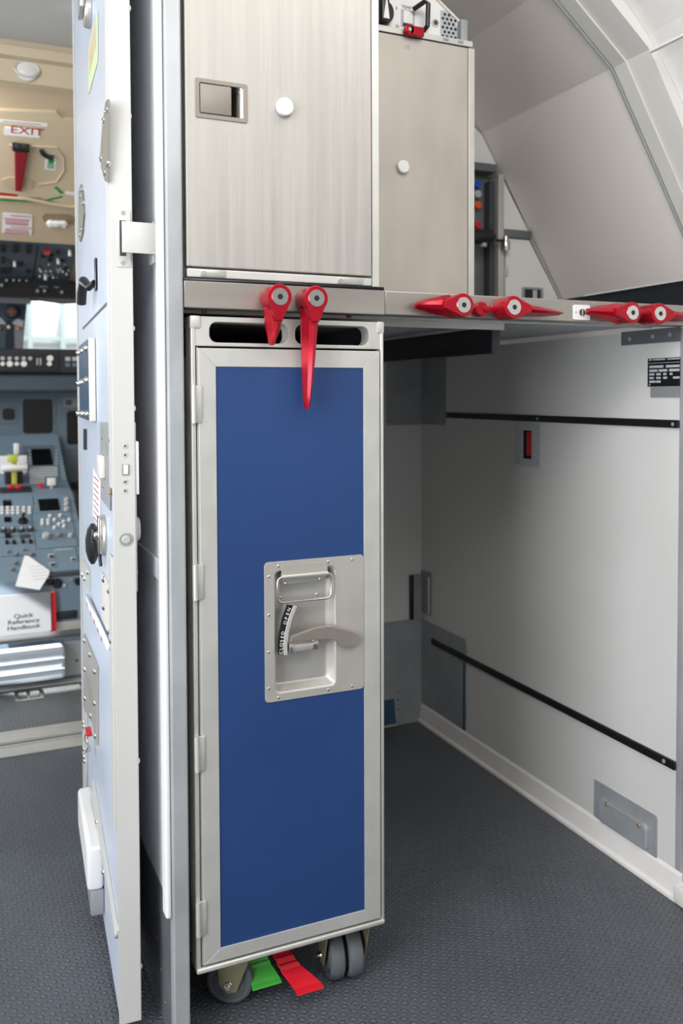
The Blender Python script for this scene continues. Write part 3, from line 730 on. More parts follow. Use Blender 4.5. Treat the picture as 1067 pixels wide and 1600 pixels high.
def turn_latch(cx, cz, ang, L, r=.0178, hub=.040, wdt=1.0, flip=1):
    """quarter-turn latch: hub, teardrop head and tapering faceted blade; ang = direction of blade"""
    F = FR @ Matrix.Translation((cx, cz, 0)) @ Matrix.Rotation(math.radians(ang), 4, 'Z')
    t = r*1.9
    # hub + teardrop head
    out = circ(0, 0, r, 26, 52, 308)
    out += [(r*1.25, -r*.52), (r*1.85, -r*.30), (r*1.85, r*.30), (r*1.25, r*.52)]
    b = MB(F); b.cyl((0, 0, .004), (0, 0, hub-.006), r*.98, seg=30); b.plate(out, hub-.016, hub, bev=.0012)
    # blade
    st = [(r*.75, .0150, .016, .010, .0), (r*1.35, .0135, .013, .0140, .35), (r*1.75, .012, .010, .0175, .8), (L*.45+r*.8, .0095, .010, .0140, 1), (L*.85, .0060, .010, .009, 1), (L*.97, .0042, .010, .006, 1), (L, .0022, .012, .003, 1)]
    secs = []
    for s, hw, zb, dh, k in st:
        hw *= wdt; z0 = zb; z1 = zb+dh+.004; zr = z1+.0035
        secs.append([(s, -hw, z0), (s, -hw*1.05, z0+dh*.45), (s, -hw*.55, z1), (s, 0, zr-.0035*(1-k)), (s, hw*.55, z1), (s, hw*1.05, z0+dh*.45), (s, hw, z0)])
    b.loft(secs)
    o = b.build('turn_latch', 'red', ct, ang=20); lab(o, 'red anodised quarter-turn latch')
    b = MB(F); b.cyl((0, 0, 0), (0, 0, .005), r*.85, seg=26); b.build('latch_washer', 'chrome', o)
    b = MB(F); b.cyl((0, 0, hub-.0005), (0, 0, hub+.0012), r*.70, r*.66, 28); sc = b.build('latch_screw', 'chrome', o)
    b = MB(F); b.cyl((0, 0, hub+.0012), (0, 0, hub+.0015), r*.24, seg=6); b.build('hex_socket', 'black', o)
    return o
def lat(px, py, hub=.040): return at(FR, px, py, hub)
def ang_len(c, tip, w=.022):
    x, z = lat(*c); tx, tz = at(FR, tip[0], tip[1], w)
    return x, z, math.degrees(math.atan2(tz-z, tx-x)), math.hypot(tx-x, tz-z)
for c, tip, wd in (((437.5, 463.5), (428, 539), 1.0), ((494.5, 466), (482.5, 639), 1.0), ((724.5, 476.5), (652, 476), 1.1), ((803.5, 480), (881, 489), .8), ((988.5, 488.5), (921, 486), 1.1), ((1031.5, 490), (1110, 497), .8)):
    x, z, a, L = ang_len(c, tip); turn_latch(x, z, a, L, wdt=wd)
# small red thumb latch between two big ones
x, z = at(FR, 752, 483, .012)
b = MB(FR); b.cyl((x, z, 0), (x, z, .014), .0115, seg=24, bev=.0015); b.box(x+.002, x+.033, z-.0045, z+.0045, .010, .016, .0018); lab(b.build('thumb_latch', 'red', ct), 'small red thumb latch')
# keyhole plate
x, z = at(FR, 907, 488.5)
b = MB(FR); b.plate(rrect(x-.016, x+.018, z-.0125, z+.0125, .003), 0, .003, bev=.0008); kp = b.build('keyhole_plate', 'white', ct)
b = MB(FR); b.cyl((x+.001, z, .003), (x+.001, z, .0034), .0062, seg=20); b.build('keyhole', 'dgrey', kp)
b = MB(FR); b.box(x, x+.002, z-.007, z+.006, .0034, .0045); b.build('lock_pin', 'alu', kp)
for s in (-1, 1): MB(FR).cyl((x+s*.013+.001, z, .003), (x+s*.013+.001, z, .0036), .0015, seg=10).build('screw', 'galv', kp)
# black divider rail under the counter
b = MB(); b.box(.882, .896, 1.335, 2.145, .9935, ZC0+.0002, .002)
dv = tag(b.build('divider_rail', 'black'), 'black guide rail running front to back under the counter', 'rail')
b = MB(); b.box(.881, .897, 1.331, 1.3348, .9935, ZC0+.0002, .001); b.build('end_plate', 'dgrey', dv)

# ================================================================== RIGHT WALL FITTINGS
def wx(px, py, w=0): return at(FW, px, py, w)
def bump_rail(px0, py0, px1, z0, z1, label, y1=None):
    xa = wx(px0, py0)[0]; xb = px1
    b = MB(FW); b.box(xa, xb, z0, z1, .0005, .006, .0018); o = b.build('rub_rail', 'black'); tag(o, label, 'rail', 'rub rails on the bay side wall'); return o
u1 = bump_rail(698, 650, -1.196, .858, .8725, 'black rub rail across the upper bay side wall')
for p in ((841 if False else 700.5, 649), (843, 654), (1055, 660)):
    x_, z_ = wx(*p); MB(FW).cyl((x_, .865, .006), (x_, .865, .0068), .0034, seg=14).build('rail_screw', 'galv', u1)
u2 = bump_rail(676, 1004, -1.1965, .235, .2515, 'black rub rail low on the bay side wall')
x_, z_ = wx(1041, 1192); MB(FW).cyl((x_, .2435, .006), (x_, .2435, .0068), .004, seg=14).build('rail_screw', 'galv', u2)
# recessed red catch
xa, za = wx(806, 726); xb, zb_ = wx(846, 662)
t = thing('recessed_catch', (XW, (-xa-xb)/2, za), 'small grey plate with a slot showing a red catch below the upper rub rail', 'latch')
sx0, sz0 = wx(818, 716); sx1, sz1 = wx(832, 673)
b = MB(FW); b.plate(rrect(xa, xb, za, zb_, .006), .0005, .003, [[(sx0, sz0), (sx1, sz0), (sx1, sz1), (sx0, sz1)]], .0006); b.build('plate', 'lgrey', t)
b = MB(FW); b.box(sx0, sx1, sz0, sz1, .0002, .001); b.build('slot', 'blackm', t)
b = MB(FW); b.box((sx0+sx1)/2-.002, sx1-.002, sz0+.008, sz1-.004, .001, .0028, .0005); lab(b.build('catch', 'redp', t), 'red catch')
for i in (0, 1):
    for j in (0, 1): MB(FW).dome((xa+.012+i*(xb-xa-.024), za+.01+j*(zb_-za-.02), .003), (0, 0, 1), .003, .0015, 8).build('rivet', 'galv', t)
# corner plates high and low
def wplate(name, x0, x1, z0, z1, m, label, F=FW, screws=(), th=.002, r=.006, cat='plate'):
    b = MB(F); b.plate(rrect(x0, x1, z0, z1, r), .0005, th, bev=.0006); o = b.build(name, m); tag(o, label, cat)
    for s in screws: MB(F).dome((s[0], s[1], th), (0, 0, 1), .003, .0014, 8).build('rivet', 'dgrey', o)
    return o
wplate('wall_plate', -YB+.001, -2.016, .838, 1.0395, 'galv', 'grey metal plate in the upper far corner on the bay side wall', screws=((-2.024, .85), (-2.024, .91)))
wplate('wall_plate', 1.079, XW-.001, .8355, 1.0395, 'galv', 'grey metal plate in the upper far corner on the bay back wall', FB, screws=((1.088, .8465),))
k1 = wplate('kick_plate', -YB+.001, -1.912, .054, .2915, 'galv', 'tall grey metal kick plate in the far corner of the bay side wall', r=.01)
b = MB(FW); b.box(-1.925, -1.916, .054, .23, .002, .003); b.build('edge_film', 'box_blue', k1)
k2 = wplate('kick_plate', .29, XW-.001, .002, .2925, 'galv', 'wide metal kick plate along the bottom of the bay back wall', FB, r=.002)
b = MB(FW); b.plate(rrect(-YB+.001, -2.09, .31, .43, .004), .0005, .003, bev=.0006); cb = tag(b.build('corner_bracket', 'galv'), 'upright grey metal bracket in the far corner above the kick plate', 'bracket')
b = MB(FW); b.box(-2.103, -2.098, .315, .418, .003, .008, .001); b.build('bracket_lip', 'alu', cb)
for z_ in (.335, .365, .40): MB(FW).dome((-2.115, z_, .003), (0, 0, 1), .0025, .0014, 8).build('rivet', 'dgrey', cb)
b = MB(FB); b.box(1.160, XW-.004, .2935, .418, .0005, .010, .001); sb_ = tag(b.build('corner_guide', 'galv'), 'narrow metal guide with a black face on the bay back wall by the corner', 'bracket')
b = MB(FB); b.box(1.149, 1.1598, .2935, .418, .0005, .012, .003); b.build('guide_pad', 'black', sb_)
# small riveted ramp on back wall near floor
xq, zq = at(FB, 622, 1078)
b = MB(FB); b.plate(rrect(.96, xq, .012, zq, .006), .002, .004, bev=.0006); rpm = tag(b.build('vent_plate', 'galv'), 'small riveted plate with a dark flap at the foot of the bay back wall', 'plate')
b = MB(FB); b.plate([(.97, .004), (1.106, .004), (1.10, .077), (.97, .077)], .004, .006); b.build('flap', 'box_blue', rpm)
b = MB(FB); b.box(.97, 1.107, .002, .007, .004, .012, .001); b.build('flap_edge', 'alu', rpm)
for z_ in (.095, .072, .045): MB(FB).dome((1.113, z_, .004), (0, 0, 1), .0025, .0012, 8).build('rivet', 'black', rpm)
# near kick plate with raised cover
xa, zt_ = -1.419, .1295; xb = -1.242
b = MB(FW); b.plate([(xa, .0525), (xb, .0495), (xb, .1255), (xb-.004, .1295), (xa, .1295)], .0005, .0022, bev=.0005); k3 = tag(b.build('kick_plate', 'galv'), 'near metal kick plate with a raised cover and two screws by the skirting', 'plate')
b = MB(FW); b.plate(rrect(xa+.021, xb-.019, .0535, .105, .012), .0022, .010, bev=.004); b.build('raised_cover', 'galv', k3)
for p in ((948, 1257), (998, 1290)):
    x_, z_ = wx(p[0], p[1], .010); MB(FW).dome((x_, z_, .010), (0, 0, 1), .0042, .0022, 10).build('cover_screw', 'brass', k3)
# bracket below the counter with three screws
b = MB(FW); b.box(-1.3475, -1.1955, 1.0135, 1.0395, .0005, .003, .0006); bk = tag(b.build('support_bracket', 'alu_dark'), 'grey support bracket with dimpled screws under the counter at the side wall', 'bracket')
for p in ((985, 530), (1021, 526), (1048, 523)):
    x_, z_ = wx(*p); MB(FW).cyl((x_, z_, .003), (x_, z_, .0042), .0042, .003, 16).build('screw', 'galv', bk)
# data plate
xa, zt_ = wx(1013, 560.5); zb_ = wx(1013, 604)[1]
dpl = thing('data_plate', (XW, -xa, zb_), 'black engraved data plate above a grey label on the bay side wall', 'placard')
b = MB(FW); b.box(xa, -1.1965, zb_, zt_, .0005, .0018, .0004); b.build('plate', 'black', dpl)
b = MB(FW); b.box(wx(1017, 610)[0], -1.1965, wx(1017, 621)[1], zb_-.0005, .0005, .0014); b.build('grey_label', 'grey', dpl)
rows = [(.95, [(.06, .12), (.16, .2), (.22, .55), (.62, 1)], .0022), (.83, [(0.02, 1)], .0008), (.70, [(.06, .5), (.58, 1)], .0045), (.56, [(.06, .32), (.36, .62), (.68, 1)], .0045), (.43, [(.06, .22), (.28, .42), (.5, .6), (.7, .78)], .004), (.30, [(.06, .2), (.28, .42), (.5, .62), (.8, 1)], .004), (.17, [(.06, .26), (.28, .42)], .004)]
b = MB(FW); W_ = -1.1965-xa; H_ = zt_-zb_
for ry, segs, hh in rows:
    for s0, s1_ in segs: b.box(xa+W_*s0, xa+W_*min(s1_, .995), zb_+H_*ry-hh/2, zb_+H_*ry+hh/2, .0018, .0021)
b.build('engraving', 'lgrey', dpl)
for p in ((.035, .93), (.035, .05)): MB(FW).dome((xa+W_*p[0]+.002, zb_+H_*p[1]+.001, .0018), (0, 0, 1), .0022, .001, 8).build('screw', 'chrome', dpl)

# ================================================================== FIRST UPPER UNIT
ZU0 = ZC1+.0047
xs0 = at(FU, 289, 300)[0]; xs1 = at(FU, 580, 430)[0]; xf1 = at(FU, 592, 300)[0]
u = thing('storage_unit', ((xs0+xf1)/2, 1.5, ZU0), 'large brushed steel galley storage unit directly above the blue trolley', 'cabinet')
b = MB(); b.box(xs0+.001, xf1-.001, 1.205, 1.90, ZU0, 1.99); b.build('carcass', 'alu', u)
zd0 = at(FU, 290, 417)[1]
b = MB(FU); b.box(xs1+.001, xf1, ZU0, 1.99, -.015, .001, .001); b.build('side_frame', 'alu', u)
# lower strip with hinges
b = MB(FU); b.box(xs0+.0015, xs1, ZU0+.001, zd0-.0015, -.015, .002, .0015); ls = b.build('hinge_strip', 'alu', u)
for pa_, pb_ in (((312, 421), (352, 431)), ((526, 432), (566, 441))):
    x_, zb_ = at(FU, *pa_); x2, zt_ = at(FU, *pb_)
    zc = (zd0+ZU0)/2
    b = MB(FU); b.box(x_, x2, zc-.005, zc+.005, .002, .0032, .0006); hg = b.build('door_hinge', 'steel', ls)
    for xx in (x_+.005, x2-.005): MB(FU).cyl((xx, zc, .0032), (xx, zc, .004), .003, seg=12).build('screw', 'galv', hg)
M['paddle'] = mat('dull_paddle_metal', (138, 130, 121), .5, .4, 0, 1, .08, 30)
# door with recess for the paddle handle
hx0, hz0 = at(FU, 304, 184); hx1, hz1 = at(FU, 385, 133); hz0 = at(FU, 304, 184)[1]; hz1 = at(FU, 304, 122)[1]
b = MB(FU); b.plate([(xs0+.001, zd0+.001), (xs1-.0008, zd0+.001), (xs1-.0008, 1.985), (xs0+.001, 1.985)], -.012, .003, [[(hx0+.004, hz0+.004), (hx1-.004, hz0+.004), (hx1-.004, hz1-.004), (hx0+.004, hz1-.004)]], .0012)
ud = b.build('door', 'steel_v', u)
b = MB(FU); b.plate(rrect(hx0, hx1, hz0, hz1, .003), .003, .0045, [rrect(hx0+.006, hx1-.0065, hz0+.006, hz1-.006, .002)], .0006); hf = b.build('handle_bezel', 'paddle', ud)
b = MB(FU); ix0, ix1, iz0, iz1 = hx0+.006, hx1-.0065, hz0+.006, hz1-.006
b.loft([[(ix0, iz0, .004), (ix1, iz0, .004), (ix1, iz1, .004), (ix0, iz1, .004)], [(ix0, iz0, -.011), (ix1-.014, iz0, -.011), (ix1-.014, iz1, -.011), (ix0, iz1, -.011)]], cap=False)
b.box(ix0, ix1-.013, iz0, iz1, -.0118, -.011); b.build('handle_well', 'chrome', hf)
px1_ = at(FU, 360, 150)[0]
b = MB(FU); b.box(ix0+.0008, px1_, iz0+.001, iz1-.001, -.001, .0052, .0012); b.build('paddle_handle', 'paddle', hf)
x_, z_ = at(FU, 445, 167, .008)
b = MB(FU); b.cyl((x_, z_, .003), (x_, z_, .012), .0125, seg=36, bev=.002); b.build('white_button', 'white', ud)

# ================================================================== SECOND UPPER UNIT
x2a, x2b, x2c = .602, at(F2, 731, 300)[0], at(F2, 740.5, 300)[0]
zt2 = at(F2, 731, 75)[1]
u2_ = thing('steel_unit', ((x2a+x2c)/2, 1.8, ZC1), 'tall dull steel galley unit set back behind the storage unit', 'cabinet')
b = MB(); b.box(x2a, x2c-.002, 1.565, 1.95, ZC1+.0002, zt2+.001); b.build('carcass', 'alu', u2_)
b = MB(F2); b.box(x2a, x2b-.0008, ZC1+.0002, zt2, -.015, .0, .001); pd = b.build('door', 'steel_d', u2_)
b = MB(F2); b.box(x2b, x2c, ZC1+.0002, zt2, -.015, .002, .001); b.build('side_frame', 'alu', u2_)
x_, z_ = at(F2, 631, 260, .008); b = MB(F2); b.cyl((x_, z_, 0), (x_, z_, .009), .0125, seg=32, bev=.002); b.build('white_button', 'white', pd)
text('faint_marks', '08', .012, F2, 'galv', pd, at(F2, 632, 73)[0], at(F2, 632, 73)[1]-.004, .0001)
# control unit above
zc0 = zt2+.0025
cu = thing('oven_control_unit', ((x2a+x2c)/2, 1.75, zc0), 'control panel unit with black knob and red latch on top of the dull steel unit', 'oven')
zl1 = at(F2, 592, 38)[1]
b = MB(F2); b.box(x2a, x2c-.004, zc0, zl1, -.02, .001, .001); lip = b.build('lip_strip', 'alu', cu)
b = MB(F2); b.box(x2a, x2c-.006, zc0-.0022, zc0-.0002, -.02, -.001); b.build('dark_gap', 'blackm', cu)
xch, zch = at(F2, 719, 36, -.02); xtop, ztop = at(F2, 683, 0, -.02)
dxx = (xch-xtop); dzz = (ztop-zch); zz9 = 1.86
xx9 = xch-dxx/dzz*(zz9-zch)
face = [(x2a, zl1+.0005), (xch, zl1+.0005), (xch, zch), (xx9, zz9), (x2a, zz9)]
b = MB(F2); b.plate(face, -.35, -.02); b.build('front_panel', 'white', cu)
b = MB(F2); b.tube([(xch, zl1, -.019), (xch, zch, -.019), (xx9, zz9, -.019)], .003, 8); b.build('edge_bead', 'cream', cu)
xa, za = at(F2, 722, 60); xb, zb_ = at(F2, 732, 33)
b = MB(F2); b.box(xa, xb, zc0+.012, zb_+.003, -.02, -.003, .001); b.build('side_bracket', 'galv', cu)
hx, hz = at(F2, 706, 63)
for q in ((696, 65), (719, 68)):
    x_, z_ = at(F2, *q); MB(F2).box(x_-.006, x_+.006, zc0+.004, zl1-.003, .001, .003, .0006).build('hinge_tab', 'galv', lip)
# knob
w_ = -.02
x_, z_ = at(F2, 602, 14, w_+.03)
b = MB(F2); b.cyl((x_, z_, w_), (x_, z_, w_+.022), .027, .024, 32, .003); b.box(x_-.008, x_+.008, z_-.022, z_+.026, w_+.015, w_+.034, .003); kn = b.build('selector_knob', 'black', cu)
b = MB(F2); b.plate([(x_-.006, z_-.019), (x_+.007, z_-.019), (x_+.001, z_+.024)], w_+.034, w_+.0347); b.build('pointer', 'whtxt', kn)
# temp switch
x_, z_ = at(F2, 636, 32, w_)
b = MB(F2); b.box(x_-.014, x_+.016, z_-.014, z_+.020, w_, w_+.002, .0008); sws = b.build('temperature_switch', 'lgrey', cu)
b = MB(F2); b.box(x_-.011, x_+.010, z_-.008, z_+.016, w_+.002, w_+.006, .001); b.build('rocker', 'white', sws)
b = MB(F2); b.box(x_-.011, x_+.012, z_-.013, z_-.009, w_+.002, w_+.005, .001); b.build('rocker_edge', 'ddark', sws)
text('switch_caption', 'TEMP', .0095, F2, 'blktxt', cu, x_-.013, z_+.022, w_+.0002)
text('dial_caption', '30', .009, F2, 'blktxt', cu, at(F2, 617, 43, w_)[0], at(F2, 617, 43, w_)[1], w_+.0002)
text('dial_caption', '5', .009, F2, 'blktxt', cu, at(F2, 618, 15, w_)[0], at(F2, 618, 15, w_)[1], w_+.0002)
# black bail handle
a1 = at(F2, 655, 9, w_+.03); a2 = at(F2, 664, 2, w_+.03); a3 = at(F2, 669, 6, w_+.03); a4 = at(F2, 668, 40, w_+.03); a5 = at(F2, 664, 50, w_+.02)
b = MB(F2); b.tube([(a1[0]-.004, a1[1]-.001, w_+.012), (a2[0], a2[1], w_+.03), (a3[0], a3[1], w_+.03), (a4[0], a4[1], w_+.03), (a5[0], a5[1], w_+.002)], .0048, 10); b.build('bail_handle', 'black', cu)
x_, z_ = at(F2, 680, 36, w_)
b = MB(F2); b.cyl((x_, z_, w_), (x_, z_, w_+.002), .0085, seg=24); sn = b.build('socket', 'alu', cu)
MB(F2).cyl((x_, z_, w_+.002), (x_, z_, w_+.0026), .005, seg=20).build('socket_hole', 'dgrey', sn)
# perforated speaker plate
xa, za = at(F2, 688, 58, w_); xb, zb_ = at(F2, 715, 17, w_); zb_ = at(F2, 688, 16, w_)[1]
o_ = [(xa, za), (xb, za), (xb, za+(zb_-za)*.45), (xa+(xb-xa)*.45, zb_), (xa, zb_)]
b = MB(F2); b.plate(o_, w_, w_+.0012); gp = b.build('perforated_plate', 'lgrey', cu)
b = MB(F2)
for j in range(7):
    for i in range(4):
        xx = xa+.005+i*.0098+(.0045 if j % 2 else 0); zz = za+.003+j*.0087
        if xx < xb-.003 and zz < zb_-.003 and (zz-za)/(zb_-za) < 1.32-(xx-xa)/(xb-xa)*.62: b.cyl((xx, zz, w_+.0012), (xx, zz, w_+.0016), .0031, seg=12)
b.build('holes', 'black', gp)
# small red latch
x_, z_ = at(F2, 640, 46, .014)
b = MB(F2); b.cyl((x_, z_, .001), (x_, z_, .016), .0095, seg=24, bev=.001); b.box(x_, x_+.032, z_-.0095, z_+.0085, .004, .016, .002); rl = lab(b.build('red_latch', 'red', cu), 'short red latch')
b = MB(F2); b.cyl((x_, z_, .016), (x_, z_, .0166), .0035, seg=16); b.build('latch_screw', 'chrome', rl)

# ================================================================== BACK CORNER ABOVE THE COUNTER
FC = frame((0, 2.10, 0), (1, 0, 0), (0, 0, 1))
def cx_(px, py, w=0): return at(FC, px, py, w)
bc = thing('corner_cabinet', (1.45, 2.12, ZC1), 'white corner cabinet with slanted little door under the sloping sidewall', 'cabinet')
def bq(name, pts, z0, z1, m, par=bc, holes=()):
    return MB(FC).plate([cx_(*p) for p in pts], z0, z1, [[cx_(*p) for p in h] for h in holes]).build(name, m, par)
# sloped boundary follows the liner at Y = 2.10
def lx(z):
    P = PROF[1:]
    for (xa, za), (xb, zb2) in zip(P, P[1:]):
        if za <= z <= zb2: return xa+(xb-xa)*(z-za)/(zb2-za)
    return P[0][0]
z_a = cx_(800, 372)[1]; z_b = cx_(800, 359)[1]
xfr0, xfr1 = cx_(777, 380)[0], cx_(786, 380)[0]
z_top = cx_(750, 268)[1]; z_top2 = cx_(750, 255)[1]
e_ = .004
# upper white panel with sloped edge
b = MB(FC); b.plate([(x2c-.06, z_top2), (lx(z_top2)-e_, z_top2), (lx(1.64)-e_, 1.64), (lx(1.78)-e_, 1.78), (x2c-.06, 1.78)], -.048, 0); b.build('upper_panel', 'white', bc)
b = MB(FC); b.box(x2c-.06, lx(z_top2)-e_-.004, z_top, z_top2-.0005, -.04, .01, .002); b.build('ledge', 'alu_dark', bc)
# panel above small door
b = MB(FC); b.plate([(xfr1, z_b), (lx(z_b)-e_, z_b), (lx(z_top)-e_, z_top-.001), (xfr1, z_top-.001)], -.048, 0); b.build('middle_panel', 'white', bc)
b = MB(FC); b.box(xfr1, lx(z_a)-e_-.008, z_a, z_b-.0005, -.04, .008, .002); b.build('ledge', 'alu_dark', bc)
b = MB(FC); b.box(xfr0, xfr1-.0005, ZC1-.003, z_top-.004, -.048, .006, .0015); b.build('frame_post', 'alu', bc)
sd = MB(FC); sd.plate([(xfr1+.006, ZC1-.003), (lx(1.2)-e_-.006, ZC1-.003), (lx(1.2)-e_-.006, 1.2), (lx(z_a)-e_-.012, z_a-.002), (xfr1+.006, z_a-.002)], -.048, 0, bev=.001)
sdo = sd.build('small_door', 'white', bc)
b = MB(FC); b.tube([(lx(1.2)-e_-.002, ZC1-.003, .001), (lx(1.2)-e_-.002, 1.2, .001), (lx(z_a)-e_-.006, z_a, .001)], .0022, 8); b.build('door_seal', 'lgrey', bc)
b = MB(FC); b.cyl((xfr1+.003, ZC1-.002, .003), (xfr1+.003, z_a-.03, .003), .0028, seg=10); b.build('hinge_pin', 'galv', bc)
hx_, hz_ = cx_(789, 425); b = MB(FC); b.box(hx_-.006, hx_+.006, hz_-.012, hz_+.012, .003, .007, .001); b.build('hinge_knuckle', 'alu', bc)
xa, za = cx_(815, 462); xb, zb_ = cx_(848, 450)
b = MB(FC); b.plate(rrect(xa, xb, ZC1-.002, zb_, .006), .0005, .003, bev=.0005); hb = b.build('pull_recess', 'galv', sdo)
b = MB(FC); b.box(xa+.008, xb-.01, ZC1-.001, zb_-.006, .003, .0034); b.build('recess_opening', 'ddark', hb)
b = MB(FC); b.box(xa+.035, xa+.05, ZC1-.001, zb_-.008, .0034, .006, .0008); b.build('pull_tab', 'alu', hb)
# open slot with rear wall
b = MB(FC); b.box(x2c-.06, xfr0-.001, ZC1-.003, z_top-.001, -.048, -.040); b.build('slot_back', 'alu_dark', bc)
xa = cx_(752, 400)[0]
b = MB(FC); b.box(cx_(768, 400)[0], xfr0-.001, ZC1-.003, z_top-.02, -.04, -.012); b.build('slot_side', 'dgrey', bc)
# caps on a black strip
x0_ = cx_(737, 300)[0]; x1_ = cx_(750, 300)[0]
b = MB(FC); b.box(x0_-.01, x1_, cx_(745, 362)[1], cx_(745, 278)[1], -.038, -.030, .002); stp = b.build('breaker_strip', 'black', bc)
for py, m, nm in ((290, 'bluecap', 'blue'), (304, 'lgrey', 'white'), (321, 'orange', 'orange'), (352, 'redp', 'red')):
    x_, z_ = cx_(744, py, -.03); b = MB(FC); b.cyl((x_, z_, -.03), (x_, z_, -.018), .0115, .0105, 24, .0015); lab(b.build('round_cap', m, stp), nm+' round cap')
# black handset on a swivel arm
x0_, z0_ = cx_(735, 371, .03); x1_, z1_ = cx_(772, 371, .03)
b = MB(FC); b.tube([(x0_-.04, z0_, .03), (x0_, z0_, .03), (x1_-.012, z1_+.002, .03), (x1_-.003, z1_+.004, .03), (x1_, z1_+.005, .03)], [.018, .020, .0195, .014, .004], 18)
hs = tag(b.build('handset', 'cloth'), 'black padded tube beside the corner cabinet held on a swivel arm', 'handset')
xk, zk = cx_(790, 384, .02)
b = MB(FC); b.tube([(x1_-.01, z1_-.006, .03), ((x1_+xk)/2, (z1_+zk)/2+.002, .027), (xk, zk+.016, .02)], .004, 8); b.build('swivel_arm', 'ddark', hs)
b = MB(FC); b.cyl((xk, zk-.014, .02), (xk, zk+.012, .02), .0125, seg=24, bev=.002); b.cyl((xk, zk+.012, .02), (xk, zk+.026, .02), .008, seg=20); b.cyl((xk, zk-.005, .006), (xk, zk-.005, .02), .006, seg=12); b.build('swivel_clamp', 'chrome', hs)
b = MB(FC); b.cyl((x1_-.035, z1_-.028, .03), (x1_-.035, z1_-.018, .03), .010, seg=16); b.build('end_button', 'galv', hs)

# ================================================================== COCKPIT
XP0, XP1 = -.13, .40
PY = [(2.95, .33), (3.42, .549), (3.60, .585), (3.84, .713), (3.893, .755)]
ped = thing('centre_pedestal', (.13, 3.3, 0), 'blue-grey cockpit pedestal crowded with switches and knobs', 'console')
b = MB(frame((XP0, 0, 0), (0, 1, 0), (0, 0, 1))); b.plate([(2.95, 0), (3.893, 0)]+PY[::-1], 0, XP1-XP0); b.build('body', 'panel_l', ped)
def slope(i, off=.0):
    (ya, za), (yb2, zb2) = PY[i], PY[i+1]; return frame((0, ya, za), (1, 0, 0), (0, yb2-ya, zb2-za))
S1, S2, S3 = slope(0), slope(1), slope(2)
def qbox(F, px0, py0, px1, py1, h, name, m, par, z0=.0005, bev=.001):
    x0, y0 = at(F, px0, py1, z0); x1, y1 = at(F, px1, py1, z0); xm_ = (px0+px1)/2
    yl = at(F, xm_, py1, z0)[1]; yh = at(F, xm_, py0, z0)[1]
    return MB(F).box(min(x0, x1), max(x0, x1), min(yl, yh), max(yl, yh), z0, z0+h, min(bev, h*.4)).build(name, m, par)
def knob(F, px, py, r, h, name, m, par, w=.0005):
    x, y = at(F, px, py, w+h); return MB(F).cyl((x, y, w), (x, y, w+h), r, r*.85, 16, r*.15).build(name, m, par)
# modules outlines
for (a, c, d, e2) in ((0, 775, 53, 792), (0, 793, 53, 838), (0, 839, 58, 868), (56, 775, 112, 801), (56, 802, 118, 836), (58, 838, 122, 856), (60, 858, 126, 893)):
    qbox(S1, a, c, d, e2, .0025, 'control_module', 'panel_l', ped)
W1 = .0032
qbox(S1, 62, 780, 94, 798, .003, 'radio_display', 'screen', ped, W1)
qbox(S1, 5, 782, 18, 791, .003, 'small_display', 'screen', ped, W1)
for py in (794, 798.5, 803):
    for px in (3, 12, 20, 28, 37, 46): qbox(S1, px-2.6, py-1.2, px+2.6, py+1.2, .006, 'key', 'whtxt', ped, W1, .001)
for p in ((5, 825), (19, 825), (33, 825), (47, 823.5)):
    kb = knob(S1, *p, .013, .012, 'rotary_knob', 'dgrey', ped, W1); knob(S1, p[0], p[1]-1, .006, .004, 'knob_cap', 'lgrey', kb, W1+.012)
kb = knob(S1, 36, 811, .018, .012, 'joystick_base', 'black', ped, W1); x_, y_ = at(S1, 37, 803, W1+.03); xk0, yk0 = at(S1, 36, 811, W1+.012)
MB(S1).tube([(xk0, yk0, W1+.01), (x_, y_, W1+.035)], .005, 10).build('joystick', 'black', kb)
for p in ((104, 778), (104, 785), (104, 793)): knob(S1, *p, .010, .012, 'tuning_knob', 'lgrey', ped, W1)
for p in ((66, 811), (75, 811), (66, 816), (75, 816), (85, 810), (94, 803), (78, 804), (99, 813), (108, 810), (85, 822), (100, 820), (92, 817)): knob(S1, *p, .006, .010, 'toggle_switch', 'whtxt', ped, W1)
knob(S1, 72, 833.5, .014, .016, 'rotary_knob', 'lgrey', ped, W1); knob(S1, 91, 833, .011, .012, 'rotary_knob', 'grey', ped, W1); knob(S1, 110, 834, .009, .012, 'rotary_knob', 'lgrey', ped, W1)
qbox(S1, 8, 835, 17, 841, .008, 'black_button', 'black', ped, W1)
qbox(S1, 31, 836, 47, 841, .004, 'indicator', 'dgrey', ped, W1); qbox(S1, 7, 808, 18, 816, .003, 'small_display', 'screen', ped, W1)
for p in ((11, 848), (22, 848), (36, 847), (48, 847)): qbox(S1, p[0]-2.6, p[1]-2.5, p[0]+2.6, p[1]+2.5, .006, 'selector_button', 'black', ped, W1)
for p in ((12, 859), (25, 863), (37, 856), (49, 863), (24, 876), (19, 886)): knob(S1, *p, .008, .009, 'rotary_knob', 'grey', ped, W1)
for r_ in ((76, 866, 86, 873), (78, 879, 88, 886), (111, 871, 119, 877)):
    o = qbox(S1, *r_, .003, 'indicator_frame', 'lgrey', ped, W1); qbox(S1, r_[0]+1.2, r_[1]+1.2, r_[2]-1.2, r_[3]-1.2, .001, 'indicator_window', 'dgrey', o, W1+.003)
text('panel_caption', 'CABIN SIGNS', .010, S1, 'whtxt', ped, at(S1, 85, 861)[0], at(S1, 85, 861)[1], W1+.0002)
